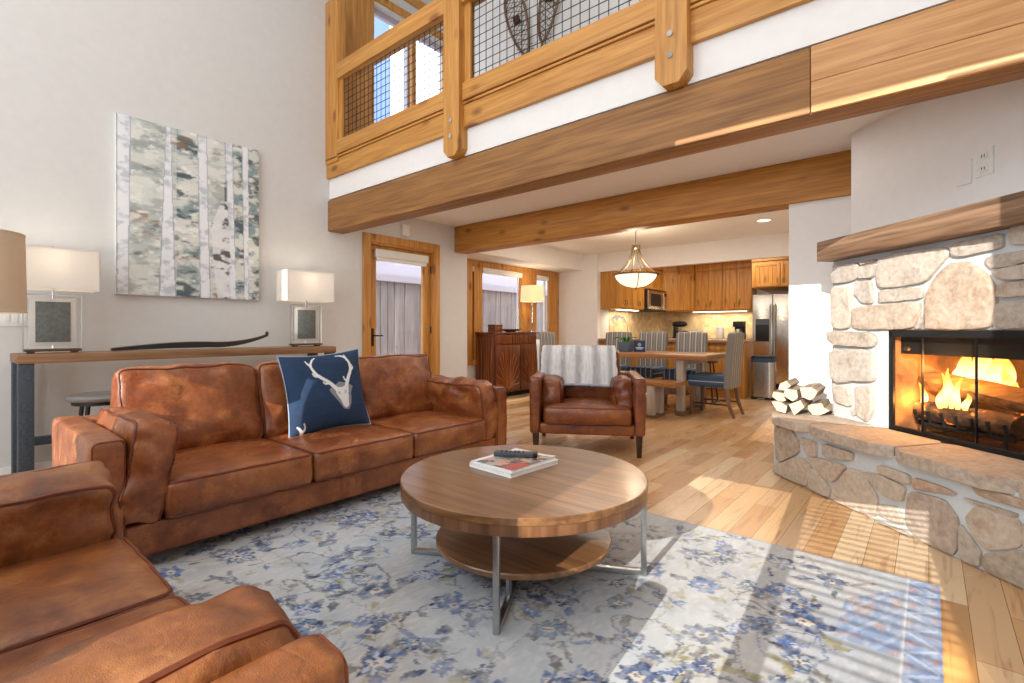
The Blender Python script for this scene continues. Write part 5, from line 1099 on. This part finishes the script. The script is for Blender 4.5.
# base run with counters and backsplash
def base_unit(label, loc, body, doors): return cabinet(label, loc, body, doors, name='base_cabinet')
base_unit('alder base cabinets along the alcove-side kitchen wall', (-4.63, 10.05, 0), (-.30, .28, -.93, .93, .10, .89), [((.28, -.92+i*.37, .12), (0, 1, 0), (1, 0, 0), .36, .75) for i in range(5)])
base_unit('alder base cabinets along the back kitchen wall', (-3.60, 11.29, 0), (-.73, .95, -.29, .30, .10, .89), [((-.72+i*.42, -.29, .12), (1, 0, 0), (0, -1, 0), .41, .75) for i in range(4)])
single('countertop', MB().prism([(-.31, -2.25, 0), (.33, -2.25, 0), (.33, -.42, 0), (2.0, -.42, 0), (2.0, .21, 0), (-.31, .21, 0)], (0, 0, .04)), M['granite'], 'brown stone countertop running along the back of the kitchen', 'countertop', (-4.62, 11.38, .892), bevel=.006)
struct('trim_backsplash', MB().box(-4.94, -4.925, 8.9, 11.6, .935, 1.54).box(-4.925, -2.62, 11.585, 11.6, .935, 1.54), M['tile'], 'tan stone tile backsplash', 'backsplash')
for lab, loc, sz in (('glowing light strip under the wall cabinets next to the microwave', (-4.70, 9.25, UZ0), (.10, .85)), ('glowing light strip under the wall cabinets of the back wall', (-3.55, 11.33, UZ0), (1.15, .10))):
    t = thing('under_cabinet_light', lab, 'light', loc); build('housing', MB().box(-sz[0]/2, sz[0]/2, -sz[1]/2, sz[1]/2, -.012, -.002), M['white_plastic'], t); build('lens', MB().box(-sz[0]/2+.01, sz[0]/2-.01, -sz[1]/2+.01, sz[1]/2-.01, -.022, -.012), M['undercab'], t)
lamp('under_cabinet_glow_wall', 'AREA', (-4.72, 9.3, 1.50), 7, (1, .86, .62), (0, 0, 0), .12, 1.0); lamp('under_cabinet_glow_back', 'AREA', (-3.5, 11.36, 1.50), 9, (1, .86, .62), (0, 0, 0), 1.3, .12)
# peninsula
pe = thing('kitchen_peninsula', 'alder-panelled kitchen peninsula with a brown stone top behind the dining table', 'peninsula', (-3.56, 8.80, 0))
build('body', MB().box(-1.37, 1.28, -.28, .28, .0, .905), M['cab'], pe, bevel=.003)
for i in range(4): x0 = -1.33+i*.65; cab_door(pe, M['cab'], (x0, -.28, .12), (1, 0, 0), (0, -1, 0), .63, .72)
build('countertop', MB().box(-1.375, 1.305, -.34, .32, .907, .953), M['granite'], pe, bevel=.008)
# things on the counters
mx = thing('stand_mixer', 'dark stand mixer on the counter under the back cabinets', 'mixer', (-4.34, 11.0, .933))
build('base', MB().box(-.10, .16, -.10, .10, 0, .04), M['black'], mx, bevel=.012); build('column', MB().box(-.10, -.01, -.06, .06, .04, .27), M['black'], mx, bevel=.02)
build('head', MB().rings([[(x, r_*math.cos(2*PI*k/14), .32+r_*.9*math.sin(2*PI*k/14)) for k in range(14)] for x, r_ in ((-.13, .03), (-.10, .065), (.02, .075), (.14, .068), (.19, .04), (.20, .015))]), M['black'], mx)
build('bowl', MB().lathe([(.03, .045), (.06, .05), (.095, .10), (.105, .17), (.10, .17), (.05, .06)], 24, (.10, 0, 0)), M['steel'], mx); build('beater', MB().tube([(.10, 0, .26), (.10, 0, .12)], .012, 8), M['steel'], mx)
ts = thing('toaster', 'small dark toaster beside the mixer', 'toaster', (-3.96, 11.05, .933)); build('shell', MB().box(-.14, .14, -.09, .09, .012, .19), M['steel'], ts, bevel=.03); build('slots', MB().box(-.11, .11, -.05, -.02, .188, .193).box(-.11, .11, .02, .05, .188, .193), M['black'], ts); build('lever', MB().box(.14, .165, -.015, .015, .12, .135), M['black'], ts); build('base', MB().box(-.135, .135, -.085, .085, 0, .013), M['black'], ts)
cn = thing('canister', 'white lidded canister on the back counter', 'canister', (-3.42, 11.0, .933)); build('jar', MB().lathe([(.01, 0), (.075, 0), (.08, .01), (.08, .20), (.07, .215), (.01, .215)], 28), M['white_plastic'], cn); build('lid', MB().lathe([(.01, .216), (.078, .216), (.078, .238), (.05, .26), (.012, .265), (.01, .285)], 28), M['white_plastic'], cn)
cf = thing('coffee_maker', 'black drip coffee maker with glass carafe on the back counter near the fridge', 'coffee maker', (-3.05, 11.05, .933))
build('base', MB().box(-.10, .10, -.13, .11, 0, .035), M['black'], cf, bevel=.008); build('tower', MB().box(-.10, .10, .02, .11, .035, .37), M['black'], cf, bevel=.01); build('brew_head', MB().box(-.10, .10, -.12, .02, .25, .37), M['black'], cf, bevel=.012)
ca = build('carafe', MB().lathe([(.01, .04), (.06, .04), (.075, .08), (.07, .14), (.05, .19), (.045, .21)], 24, (0, -.06, 0)), M['steel'], cf); build('carafe_handle', MB().tube([(.055, -.08, .19), (.10, -.10, .17), (.10, -.10, .09), (.07, -.08, .08)], .008, 6), M['black'], ca)
# stool and bin
st = thing('counter_stool', 'black metal counter stool between the dining table and the peninsula', 'stool', (-2.72, 8.08, 0))
build('seat', MB().lathe([(.02, .60), (.15, .60), (.165, .615), (.15, .63), (.02, .622)], 28), M['black'], st)
for k in range(4): a = PI/4+k*PI/2; build('leg', MB().tube([(.10*math.cos(a), .10*math.sin(a), .60), (.18*math.cos(a), .18*math.sin(a), 0)], .012, 8), M['black'], st)
build('footrest', MB().tube([(.158*math.cos(2*PI*i/24), .158*math.sin(2*PI*i/24), .2) for i in range(24)], .008, 6, True), M['black'], st)
tcn = thing('trash_can', 'stainless step trash can with a blue liner between the peninsula and the fridge', 'trash can', (-2.055, 8.80, 0))
def rr_ring(w_, d_, r_, z, n=5):
    pts = []
    for cx, cy_, a0 in ((w_/2-r_, d_/2-r_, 0), (-w_/2+r_, d_/2-r_, 90), (-w_/2+r_, -d_/2+r_, 180), (w_/2-r_, -d_/2+r_, 270)):
        for i in range(n): a = math.radians(a0+90*i/(n-1)); pts.append((cx+r_*math.cos(a), cy_+r_*math.sin(a), z))
    return pts
build('body', MB().rings([rr_ring(.33, .28, .06, z) for z in (.04, .645)]), M['fridge'], tcn); build('base', MB().rings([rr_ring(.338, .29, .06, z) for z in (0, .04)]), M['black'], tcn)
build('liner', MB().rings([rr_ring(.336, .286, .06, z) for z in (.60, .655)]), M['bag'], tcn); build('lid', MB().rings([rr_ring(.34, .295, .06, .657), rr_ring(.34, .295, .06, .68), rr_ring(.31, .26, .06, .70)]), M['black'], tcn); build('pedal', MB().box(-.05, .05, -.19, -.14, .012, .03), M['steel'], tcn)

# things of one kind share a group
for kind, grp in (('firewood_log', 'split firewood stacked on the hearth'), ('burning_log', 'logs burning in the firebox'), ('snowshoe', 'snowshoes on the loft wall'), ('wall_cabinet', 'alder wall cabinets'), ('base_cabinet', 'alder base cabinets'), ('under_cabinet_light', 'light strips under the wall cabinets')):
    for o in S.objects:
        if o.parent is None and o.name.split('.')[0] == kind: o['group'] = grp
for o in S.objects:
    if o.parent is None and o.name.split('.')[0] == 'table_lamp' and 'framed' in o.get('label', ''): o['group'] = 'framed lamps on the console table'
